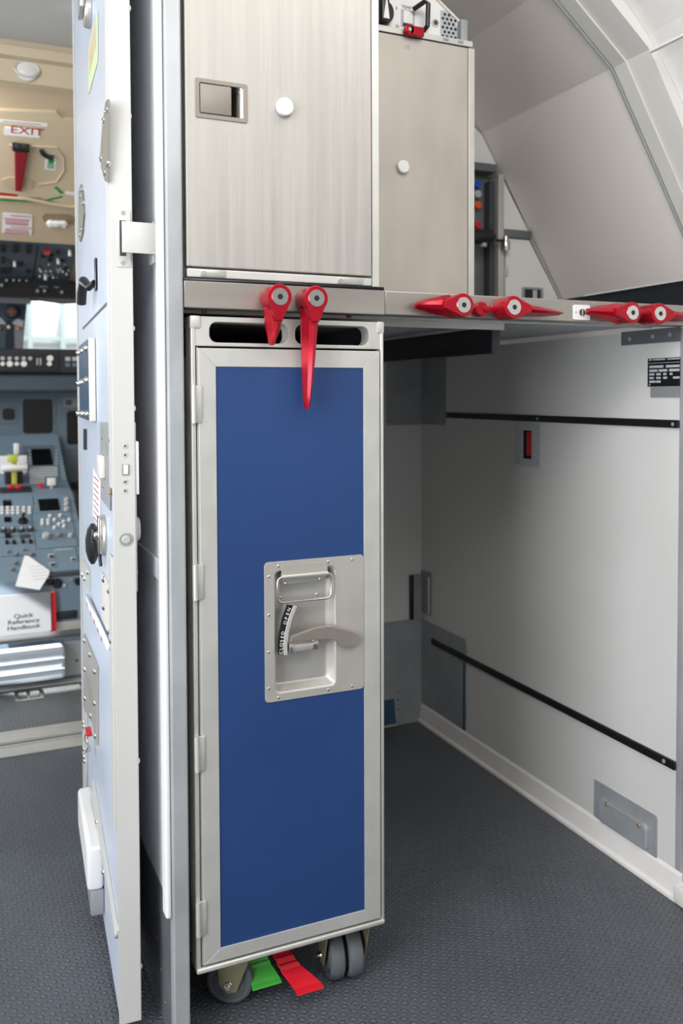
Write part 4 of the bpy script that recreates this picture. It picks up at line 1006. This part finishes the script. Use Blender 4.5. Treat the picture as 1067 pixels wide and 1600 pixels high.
# thrust lever area on S2/S3
qbox(S2, 0, 762, 50, 770, .004, 'quadrant_plate', 'ddark', ped)
Fv = frame((0, 3.60, 0), (1, 0, 0), (0, 0, 1))
def vq(px0, py0, px1, py1, d, name, m, par, y=3.60, bev=.003):
    F = frame((0, y, 0), (1, 0, 0), (0, 0, 1)); x0, z0 = at(F, px0, py1); x1, z1 = at(F, px1, py0)
    z0 = at(F, (px0+px1)/2, py1)[1]; z1 = at(F, (px0+px1)/2, py0)[1]
    return MB(F).box(x0, x1, z0, z1, -d, 0, min(bev, d*.4)).build(name, m, par)
vq(8, 737, 36, 768, .06, 'lever_quadrant', 'black', ped, 3.58)
vq(0, 712, 42, 762, .004, 'check_card', 'paper', ped, 3.66)
lv_ = vq(19, 718, 26, 757, .03, 'yellow_lever', 'lime', ped, 3.53); vq(12, 711, 28, 722, .03, 'lever_head', 'lime', lv_, 3.51)
b = MB(); p0 = at(frame((0, 3.52, 0), (1, 0, 0), (0, 0, 1)), 3, 732); p1 = at(frame((0, 3.52, 0), (1, 0, 0), (0, 0, 1)), 43, 730)
b.cyl((p0[0], 3.52, p0[1]), (p1[0], 3.52, p1[1]), .0125, seg=20, bev=.003); b.build('thrust_lever_grip', 'whtxt', ped)
for q_ in ((12, 22), (24, 34)): vq(q_[0], 758, q_[1], 764, .02, 'red_switch', 'redp', ped, 3.5)
fl_ = vq(74, 747, 87, 759, .02, 'flap_lever_head', 'whtxt', ped, 3.50); vq(78, 758, 83, 766, .01, 'flap_lever_stem', 'lgrey', fl_, 3.505)
rd = vq(58, 755, 68, 759, .015, 'red_lever', 'redp', ped, 3.5); vq(63, 758, 67, 764, .01, 'lever_stem', 'redp', rd, 3.505)
vq(22, 693, 30, 710, .03, 'trim_handle', 'whtxt', ped, 3.74)
# control display unit
o = qbox(S3, 43, 697, 95, 758, .004, 'display_unit', 'panel', ped)
qbox(S3, 51, 702, 83, 727, .003, 'display_screen', 'screen', o, .005)
b = MB(S3)
for py in range(731, 757, 4):
    for px in range(48, 91, 4):
        if py > 746 and px > 70: continue
        x_, y_ = at(S3, px, py, .005); b.box(x_-.0045, x_+.0045, y_-.006, y_+.004, .0045, .008)
k_ = b.build('keypad', 'lgrey', o)
b = MB(S3)
for py in range(705, 727, 5):
    for px in (47, 88): x_, y_ = at(S3, px, py, .005); b.box(x_-.005, x_+.005, y_-.004, y_+.003, .0045, .008)
b.build('line_keys', 'lgrey', o)
# rear face fittings
FRr = frame((0, 2.95, 0), (1, 0, 0), (0, 0, 1))
o = vq(60, 896, 131, 912, .03, 'audio_panel', 'dgrey', ped, 2.955)
FA = frame((0, 2.95, 0), (1, 0, 0), (0, 0, 1))
for p in ((78, 908, 'black', .012), (89, 911, 'black', .016), (111, 904, 'chrome', .006), (122, 908, 'black', .012), (100, 914, 'lgrey', .006)): 
    x_, z_ = at(FA, p[0], p[1]); MB(FA).cyl((x_, z_, -.004), (x_, z_, .010), p[3], seg=16).build('jack_socket', p[2], ped)
vq(88, 955, 121, 968, .01, 'dark_slot', 'ddark', ped, 2.945)
vq(60, 972, 131, 990, .03, 'lower_trim', 'alu', ped, 2.945)
vq(100, 1002, 131, 1055, .01, 'foot_panel', 'lgrey', ped, 2.944)
x_, z_ = at(FA, 120, 1031); MB(FA).cyl((x_, z_, 0), (x_, z_, .008), .004, seg=12).build('screw', 'black', ped)
# handbook
FH = frame((0, 2.880, 0), (1, 0, 0), (0, .12, 1))
hx0, hz0 = at(FH, -45, 1000); hx1, hz1 = at(FH, 79, 924)
hbk = thing('handbook', ((hx0+hx1)/2, 2.92, hz0), 'grey Quick Reference Handbook standing against the rear of the pedestal', 'book')
b = MB(FH); b.plate(rrect(hx0, hx1, hz0, hz1, .008), -.010, 0, bev=.001); b.build('cover', 'grey', hbk)
tx, tz = at(FH, 26, 966, .001)
text('cover_title', 'Quick\nReference\nHandbook', .0185, FH, 'blktxt', hbk, tx+.02, tz, .0004, 'CENTER', xs=1.25)
rx0, rz0 = at(FH, 79.5, 998, -.012); rx1, rz1 = at(FH, 87, 926, -.012)
b = MB(FH); b.box(rx0-.10, rx1, rz0, rz1, -.022, -.012, .001)
rdf = tag(b.build('red_folder', 'redp'), 'red folder standing behind the grey handbook, only its edge showing', 'folder')
b = MB(FH); b.box(rx0-.002, rx1-.003, rz1+.0003, rz1+.006, -.022, -.012, .001); b.build('yellow_tab', 'amber', rdf)
# loose sheets on the pedestal
def quad_on(F, pts, z0, z1, name, m): return MB(F).plate([at(F, *p, z0) for p in pts], z0, z1).build(name, m)
o = quad_on(S1, [(24, 916), (38, 869), (44, 869), (77, 892), (77, 898), (62, 922)], .012, .014, 'loose_sheet', 'paper')
tag(o, 'white printed card lying on the rear of the pedestal above the handbook', 'paper')
b = MB(S1)
for k in range(5):
    xa, ya = at(S1, 44+k*2, 886+k*5, .014); b.box(xa, xa+.05, ya, ya+.002, .0142, .0144)
b.build('print', 'lgrey', o)
# bar and case
FTb = frame((0, 2.84, 0), (1, 0, 0), (0, 0, 1))
pA = at(FTb, -60, 1011); pB = at(FTb, 160, 984)
b = MB(FTb); b.cyl((pA[0], pB[1]+(-.0), 0), (pB[0]+.1, pB[1], 0), .0115, seg=18)
tb = tag(b.build('guard_bar', 'tube'), 'dark grey tube running across in front of the handbook', 'bar')
FCs = frame((0, 2.85, 0), (1, 0, 0), (0, 0, 1))
cx1, cz1 = at(FCs, 103, 1010); cz0 = at(FCs, 60, 1066)[1]
cz0 = max(.008, cz0)
t = thing('flight_case', (.1, 2.9, cz0), 'pale grey ribbed case on the floor below the tube', 'case')
b = MB(FCs); b.box(-.2, cx1, cz0, cz1-.004, -.075, 0, .014, 4); b.build('shell', 'case', t)
b = MB(FCs)
for k in (.3, .62): z_ = cz0+(cz1-cz0)*k; b.box(-.19, cx1-.004, z_, z_+.006, -.001, .005, .002)
b.build('rib', 'case', t)
# main panel
FM = frame((0, 3.90, 0), (1, 0, 0), (0, 0, 1))
mp_ = thing('instrument_panel', (0, 3.93, .55), 'blue-grey main instrument panel with three dark screens', 'instrument panel')
zz0, zz1 = at(FM, 60, 770)[1], at(FM, 60, 590)[1]
b = MB(FM); b.box(-.9, .95, zz0, zz1, -.05, 0, .003); b.build('panel', 'panel', mp_)
def mq(px0, py0, px1, py1, h, name, m, par, z0=.0005, bev=.003):
    x0 = at(FM, px0, py1)[0]; x1 = at(FM, px1, py1)[0]; xm_ = (px0+px1)/2
    return MB(FM).plate(rrect(x0, x1, at(FM, xm_, py1)[1], at(FM, xm_, py0)[1], .014 if h < .004 and name == 'screen' else .004), z0, z0+h).build(name, m, par)
for a in ((32, 600, 87, 684, 36, 624, 82, 677), (100, 638, 140, 703, 104.5, 642, 135, 694), (-2, 632, 26, 662, 4, 638, 23, 656)):
    o = mq(a[0], a[1], a[2], a[3], .004, 'bezel', 'panel', mp_); mq(a[4], a[5], a[6], a[7], .003, 'screen', 'screen', o, .0048)
o = mq(99, 622, 125, 636, .004, 'small_control', 'grey', mp_); mq(102, 625, 112, 633, .003, 'dark_window', 'dgrey', o, .005)
mq(40, 679, 80, 683, .006, 'bezel_strip', 'panel_l', mp_)
b = MB(); b.box(.45, .95, 3.5, 3.88, 0, .55); tag(b.build('side_console', 'ddark'), 'dark side console right of the pedestal', 'console')
# glareshield
FG = frame((0, 3.70, 0), (1, 0, 0), (0, 0, 1))
gs = thing('glareshield', (0, 3.8, .95), 'dark glareshield with a row of pale knobs under the windscreen', 'glareshield')
g0, g1g, g2g, g3 = at(FG, 60, 612)[1], at(FG, 60, 583)[1], at(FG, 60, 552)[1], at(FG, 60, 545)[1]
b = MB(FG); b.box(-.9, .95, g1g, g3, -.35, 0, .006); b.build('hood', 'ddark', gs)
b = MB(FG); b.box(-.9, .95, g0, g1g-.001, -.2, -.03, .01); b.build('lower_shelf', 'panel_d', gs)
o = MB(FG).box(-.6, at(FG, 92, 570)[0], g1g+.008, g2g, .0005, .006, .001).build('mode_control_panel', 'black', gs)
for i, px in enumerate((4, 15, 26, 37, 47)): 
    x_, z_ = at(FG, px, 560, .01); MB(FG).cyl((x_, z_, .006), (x_, z_, .018), .0075, seg=14).build('small_knob', 'lgrey', o)
for px, r_ in ((4, .008), (15, .0115), (26, .008), (37, .0115), (77, .009)):
    x_, z_ = at(FG, px, 568.5, .01); MB(FG).cyl((x_, z_, .006), (x_, z_, .022), r_, seg=14).build('selector_knob', 'whtxt', o)
x_, z_ = at(FG, 78, 560, .01); MB(FG).cyl((x_, z_, .006), (x_, z_, .022), .012, seg=14).build('selector_knob', 'whtxt', o)
for px in (58, 63): x_, z_ = at(FG, px, 565, .01); MB(FG).box(x_-.002, x_+.003, z_-.014, z_+.014, .006, .012).build('toggle_bar', 'lgrey', o)
for i, px in enumerate((106, 117)):
    for j, py in enumerate((561, 570)):
        x_, z_ = at(FG, px, py); MB(FG).box(x_-.010, x_+.010, z_-.008, z_+.008, 0, .006, .001).build('push_button', ['lgrey', 'panel'][j], gs)
# windscreen, frames, compass
win = MB().box(-.9, .95, 4.30, 4.305, 1.07, 1.55).build('window_1', 'glass'); struct(win)
Fw_ = frame((0, 4.20, 0), (1, 0, 0), (0, 0, 1))
post = thing('windscreen_post', (0, 4.2, 1.07), 'grey centre post between the windscreens carrying the compass', 'post')
q = [at(Fw_, *p) for p in ((-45, 548), (35.5, 548), (43, 462), (-45, 462))]
b = MB(Fw_); b.plate(q, -.06, 0); b.build('post_cover', 'panel_d', post)
b = MB(Fw_); q = [at(Fw_, *p) for p in ((8, 548), (18, 548), (20, 500), (10, 500))]; b.plate(q, .0005, .006); b.build('dark_inset', 'ddark', post)
q = [at(Fw_, *p) for p in ((24, 548), (34, 548), (39, 508), (22, 506))]; MB(Fw_).plate(q, .0005, .004).build('grey_inset', 'grey', post)
q = [at(Fw_, *p) for p in ((-5, 506), (10, 507), (2, 497), (-5, 496))]; MB(Fw_).plate(q, .0005, .008).build('bracket', 'lgrey', post)
q = [at(Fw_, *p) for p in ((18, 505), (35, 511), (38, 502), (27, 498))]; MB(Fw_).plate(q, .0005, .008).build('bracket', 'lgrey', post)
x_, z_ = at(Fw_, 17.5, 487, .03)
b = MB(Fw_); b.cyl((x_, z_, .0), (x_, z_, .04), .030, seg=28, bev=.005); cp = b.build('compass', 'ddark', post)
b = MB(Fw_); b.cyl((x_, z_, .04), (x_, z_, .041), .023, seg=24); b.build('compass_dial', 'dgrey', cp)
b = MB(Fw_); b.box(x_-.002, x_+.002, z_-.016, z_+.014, .041, .042); b.box(x_-.016, x_+.016, z_-.0015, z_+.0015, .041, .0415); b.build('compass_needle', 'orange', cp)
for p, m in (((14, 511), 'whtxt'), ((29, 513.5), 'amber'), ((-1, 513), 'amber')):
    x_, z_ = at(Fw_, *p, .01); MB(Fw_).dome((x_, z_, .006), (0, 0, 1), .009, .009).build('indicator_lamp', m, post)
x0_, z0_ = at(Fw_, -40, 472, .04); x1_, z1_ = at(Fw_, 47.5, 461, .04)
b = MB(Fw_); b.box(x0_, x1_, z0_, z1_, .03, .045, .002)
sv = b.build('sun_visor', 'shade'); tag(sv, 'ribbed grey sun visor above the windscreen centre post', 'visor')
b = MB(Fw_)
for k in range(22): xx = x0_+(x1_-x0_)*k/22; b.box(xx, xx+.003, z0_+.002, z1_-.002, .045, .0465)
b.build('rib', 'lgrey', sv)
# overhead panel
zo0 = at(frame((0, 3.9, 0), (1, 0, 0), (0, 0, 1)), 60, 466)[1]
zo1 = at(frame((0, 3.86, 0), (1, 0, 0), (0, 0, 1)), 60, 440)[1]
zo2 = at(frame((0, 3.30, 0), (1, 0, 0), (0, 0, 1)), 60, 379)[1]
oh = thing('overhead_panel', (.05, 3.6, zo0), 'slate overhead switch panel on the cockpit ceiling', 'control panel')
xo = at(frame((0, 3.6, 0), (1, 0, 0), (0, 0, 1)), 117, 420)[0]
F9 = frame((0, 3.9, 0), (1, 0, 0), (0, 0, 1))
b = MB(); b.box(-.5, .62, 3.865, 3.93, zo0, zo1+.01, .004); b.build('front_fascia', 'blackm', oh)
FO = frame((0, 3.86, zo1), (1, 0, 0), (0, -(3.86-3.30), zo2-zo1))     # z points down and back
x9a = at(FO, 110, 437)[0]; x9b = at(FO, 121, 385)[0]; LO = math.hypot(3.86-3.30, zo2-zo1)
b = MB(FO); b.plate([(-.45, 0), (x9a, 0), (x9b, LO), (-.45, LO)], -.03, 0)
b.build('switch_board', 'panel_d', oh)
flip = (FO.to_3x3() @ Vector((0, 0, 1)))
sgn = 1 if flip.z < 0 else -1
def oq(px0, py0, px1, py1, h, name, m, par):
    xm_ = (px0+px1)/2; x0 = at(FO, px0, (py0+py1)/2)[0]; x1 = at(FO, px1, (py0+py1)/2)[0]; ya = at(FO, xm_, py0)[1]; yb2 = at(FO, xm_, py1)[1]
    return MB(FO).box(min(x0, x1), max(x0, x1), min(ya, yb2), max(ya, yb2), .0005, .0005+h).build(name, m, par)
for p in ((1, 382, 9, 386), (21, 382, 30, 386), (41, 383, 50, 387), (1, 388, 9, 392), (20, 389, 29, 393), (41, 389.5, 49, 394), (64, 398, 72, 401), (76, 397, 84, 401), (75, 404, 83, 407), (0, 418, 6, 426), (8, 418, 17, 426), (2, 402, 8, 410), (29, 410, 36, 415), (40, 421, 48, 425), (92, 405, 100, 408), (100, 418, 106, 422), (88, 391, 93, 396), (18, 411, 27, 415)):
    oq(*p, .006, 'switch_group', 'blackm', oh)
oq(69, 390, 78, 395, .008, 'red_guard', 'redp', oh)
for p, m in (((23, 408), 'cream'), ((91, 404), 'cream'), ((109, 391), 'whtxt'), ((71, 429), 'whtxt')):
    x_, y_ = at(FO, *p); MB(FO).cyl((x_, y_, 0), (x_, y_, .022), .006, seg=10).build('toggle_switch', m, oh)
for k in range(26):
    px = 60+random.random()*50; py = 408+random.random()*26
    x_, y_ = at(FO, px, py); MB(FO).cyl((x_, y_, 0), (x_, y_, .008), .0035, seg=8).build('small_switch', random.choice(['lgrey', 'grey', 'whtxt', 'dgrey', 'orange' if k == 3 else 'grey']), oh)
pj0 = at(FO, 58, 384); pj1 = at(FO, 50, 436)
b = MB(FO); b.plate([(pj0[0], pj0[1]), (pj0[0]+.004, pj0[1]), (pj1[0]+.004, pj1[1]), (pj1[0], pj1[1])], .0002, .002); b.build('panel_joint', 'blackm', oh)
F9b = frame((0, 3.865, 0), (1, 0, 0), (0, 0, 1))
for px in (10, 21, 30, 41, 73, 85, 94):
    x_, z_ = at(F9b, px, 438.5); MB(F9b).cyl((x_, z_, .0), (x_, z_, .02), .0045, seg=10).build('toggle_switch', 'lgrey', oh)
for p in ((58, 455), (69, 455), (96, 457), (2, 446)):
    x_, z_ = at(F9b, *p); MB(F9b).cyl((x_, z_, 0), (x_, z_, .012), .010, seg=16).build('rotary_knob', 'dgrey', oh); MB(F9b).cyl((x_, z_, .012), (x_, z_, .014), .0045, seg=12).build('knob_cap', 'lgrey', oh)
text('fascia_caption', 'LIGHTS', .010, F9b, 'lgrey', oh, at(F9b, 61, 449)[0], at(F9b, 61, 449)[1], .0002)
text('fascia_caption', 'TEST', .010, F9b, 'lgrey', oh, at(F9b, 84, 450)[0], at(F9b, 84, 450)[1], .0002)
b = MB(F9b); b.tube([(at(F9b, *p)[0], at(F9b, *p)[1], .0) for p in ((46, 466.5), (60, 469), (80, 472), (100, 473.5), (123, 472.5), (140, 470))], .0035, 8)
tag(b.build('cable', 'black'), 'thin black cable sagging below the overhead panel', 'cable')
# beige ceiling liner with escape hatch
FL = frame((0, 3.30, zo2), (1, 0, 0), (0, -(3.30-2.66), (at(frame((0, 2.66, 0), (1, 0, 0), (0, 0, 1)), 60, 128)[1]-zo2)))
LLn = math.hypot(3.30-2.66, at(frame((0, 2.66, 0), (1, 0, 0), (0, 0, 1)), 60, 128)[1]-zo2)
b = MB(FL); b.box(-.9, .95, 0, LLn, -.02, 0)
lin = struct(b.build('ceiling_liner', 'beige'))
struct(MB().box(-1.0, 1.0, 3.9, 4.32, zo0+.03, zo0+.06).build('ceiling_front', 'ddark'))
b = MB(FO); b.box(x9b+.0, .95, -.01, LO, -.03, -.01); struct(b.build('trim_3', 'beige'))
b = MB(FO); b.box(x9a+.002, .8, 0, LO, -.03, -.012); struct(b.build('trim_4', 'beige2'))
zfa = at(frame((0, 2.62, 0), (1, 0, 0), (0, 0, 1)), 60, 128)[1]; zfb = at(frame((0, 2.58, 0), (1, 0, 0), (0, 0, 1)), 60, 95)[1]; zfc = at(frame((0, 2.58, 0), (1, 0, 0), (0, 0, 1)), 60, 78)[1]
b = MB(frame((-.95, 0, 0), (0, 1, 0), (0, 0, 1))); b.plate([(2.66, zfa-.005), (2.62, zfa-.008), (2.60, zfb), (2.58, zfb+.005), (2.575, zfc), (2.60, zfc+.03), (2.68, zfc+.03), (2.68, zfa-.002)], 0, 1.9)
struct(b.build('trim_5', 'beige2'))
FFs = frame((0, 2.612, 0), (1, 0, 0), (0, 0, 1))
x_, z_ = at(FFs, 42, 110)
dl = thing('dome_light', (x_, 2.6, z_), 'round frosted dome light set in the beige ceiling step', 'light')
b = MB(FFs); b.tube([(x_+.032*math.cos(a*math.pi/12), z_+.020*math.sin(a*math.pi/12), .008) for a in range(24)], .004, 8, closed=True); b.build('ring', 'alu', dl)
b = MB(FFs); b.dome((x_, z_, .004), (0, 0, 1), .031, .010, 20); b.build('lens', 'lens', dl)
eh = thing('escape_hatch', tuple(FL @ Vector((0, LLn*.4, 0))), 'beige overhead escape hatch with a dark red handle and EXIT notice', 'hatch')
def lpt(px, py, w=0): return at(FL, px, py, w)
def lplate(name, pts, z0, z1, m, par=eh, bev=0): return MB(FL).plate([lpt(*p) for p in pts], z0, z1, bev=bev).build(name, m, par)
lplate('hatch_panel', [(-60, 168), (0, 168), (88, 172), (98, 182), (124, 186), (128, 300), (124, 322), (60, 306), (-60, 303)], .0005, .010, 'beige2', bev=.004)
b = MB(FL); b.tube([lpt(*p)+(.011,) for p in ((-40, 300), (0, 303), (40, 306), (80, 314), (110, 319), (124, 318))], .006, 8); b.build('hatch_rim', 'beige', eh)
b = MB(FL); b.tube([lpt(*p)+(.011,) for p in ((14, 222), (50, 224), (88, 226), (99, 240), (100, 262), (88, 280), (60, 284))], .003, 8); b.build('moulded_edge', 'beige', eh)
ex = lplate('exit_placard', [(6, 206), (62, 211), (63, 199), (7, 194)], .0102, .012, 'paper')
text('exit_word', 'EXIT', .042, FL, 'redtxt', ex, lpt(15, 208, .012)[0], lpt(15, 207, .012)[1], .0122, xs=1.12)
# check reading direction
er = lplate('handle_recess', [(3, 276), (14, 272), (45, 275), (53, 279), (50, 290), (37, 294), (10, 290), (4, 285)], .0102, .013, 'beige')
M['dred'] = mat('dark_red_handle', (138, 24, 36), .5)
hdl = lplate('hatch_handle', [(23, 288), (33, 289), (43, 232), (43, 222), (22, 221), (22, 232)], .014, .030, 'dred', bev=.004)
lab(hdl, 'dark red hatch handle')
b = MB(FL); q = lpt(32, 222); b.cyl((q[0]-.024, q[1], .022), (q[0]+.024, q[1], .022), .013, seg=16); b.build('handle_pivot', 'black', hdl)
for p in ((27, 228), (37, 228)): q = lpt(*p, .034); MB(FL).cyl((q[0], q[1], .034), (q[0], q[1], .0365), .007, seg=14).build('screw', 'dgrey', hdl)
b = MB(FL); b.tube([lpt(*p)+(.016,) for p in ((64, 229), (67, 235), (74, 239), (83, 240))], .007, 8); b.build('cord_hook', 'ddark', eh)
gt_ = lplate('green_placard', [(69, 260), (86, 262), (88, 243), (71, 241)], .0102, .0115, 'paper')
b = MB(FL)
q = lpt(79.5, 247); b.cyl((q[0], q[1], .0115), (q[0], q[1], .012), .010, seg=14)
for py in (251, 254, 257): qa = lpt(73.5, py); qb_ = lpt(84.5, py+.5); b.box(qa[0], qb_[0], qa[1]-.0025, qa[1]+.0025, .0115, .012)
b.build('green_print', 'greentxt', gt_)
def lbar(name, p0, p1, wd, m): 
    a = Vector(lpt(*p0)); c = Vector(lpt(*p1)); d = (c-a).normalized(); n_ = Vector((-d.y, d.x))*wd
    return MB(FL).plate([tuple(a-n_), tuple(c-n_), tuple(c+n_), tuple(a+n_)], .0102, .0115).build(name, m, eh)
lbar('green_arrow', (86, 288), (97, 298), .005, 'greentxt'); lbar('green_arrow', (72, 309), (97, 303), .004, 'greentxt'); lbar('green_line', (0, 308), (57, 311), .004, 'greentxt')
lbar('red_line', (-20, 297), (27, 302), .007, 'redtxt'); lbar('white_label', (102, 297), (118, 299.5), .007, 'paper'); lbar('white_strip', (0, 184.5), (74, 191.5), .006, 'paper'); lbar('red_print_line', (4, 185), (64, 190.5), .0016, 'redtxt')
b = MB(FL)
FLw = FL
wl = MB(FL).plate([lpt(*p) for p in ((3, 363), (49.5, 367), (50.5, 335), (4, 332))], .0005, .002).build('warning_placard', 'paper')
tag(wl, 'white placard with red WARNING text on the beige ceiling above the overhead panel', 'placard')
text('warning_word', 'WARNING', .014, FL, 'redtxt', wl, lpt(16, 337)[0], lpt(16, 337.5)[1], .0022)
text('warning_word', 'WARNING', .014, FL, 'redtxt', wl, lpt(16, 354)[0], lpt(16, 355)[1], .0022)
b = MB(FL)
for py in (340.5, 343.5, 346.5, 349, 357, 359.8, 362.6):
    k = random.random()*3; qa = lpt(6+k, py); qb_ = lpt(47-k, py+.5); b.box(qa[0], qb_[0], qa[1]-.0022, qa[1]+.0022, .002, .0024)
b.build('small_print', 'redtxt', wl)
rc = MB(FL).plate([lpt(*p) for p in ((66, 338), (70, 333), (110, 335), (118, 342), (114, 350), (76, 349), (68, 344))], .0005, .003).build('ceiling_recess', 'blackm')
tag(rc, 'oval recess in the beige ceiling holding crumpled tissue', 'recess')
rc.data.materials.clear(); rc.data.materials.append(mat('recess_brown', (150, 130, 100), .7))
b = MB(FL); rr_ = random.Random(3)
secs = []
q0 = lpt(72, 346); q1 = lpt(106, 348)
for k in range(8):
    t_ = k/7; cx = q0[0]+(q1[0]-q0[0])*t_; cy = q0[1]+(q1[1]-q0[1])*t_; r_ = .012 if 0 < k < 7 else .003
    secs.append([(cx, cy+r_*(1+rr_.random()*.7)*math.cos(a*math.pi/4), .008+r_*(.5+rr_.random()*.5)*math.sin(a*math.pi/4)) for a in range(8)])
b.loft(secs); tag(b.build('tissue', 'paper'), 'crumpled white tissue tucked in the ceiling recess', 'tissue')
# hangar outside the windscreen
hw = struct(MB().box(-6, 9, 14, 14.1, -1, 9).build('wall_hangar', 'hang'))
FHg = frame((0, 13.9, 0), (1, 0, 0), (0, 0, 1))
b = MB(FHg)
for p in (46, 97): x_, z_ = at(FHg, p, 500); b.box(x_-.035, x_+.035, -1, 9, 0, .1)
z_ = at(FHg, 70, 529)[1]; b.box(-6, 9, z_-.03, z_+.03, 0, .09); b.build('steel_beam', 'hangb', hw)
xa, za = at(FHg, 47, 494); xb, zb_ = at(FHg, 96, 472)
lw = mat('daylight_window', (255, 255, 255), .5, emit=2.2)
b = MB(FHg); b.box(xa+.1, xb-.1, za, zb_+.3, 0, .05); b.build('clerestory_window', lw, hw)
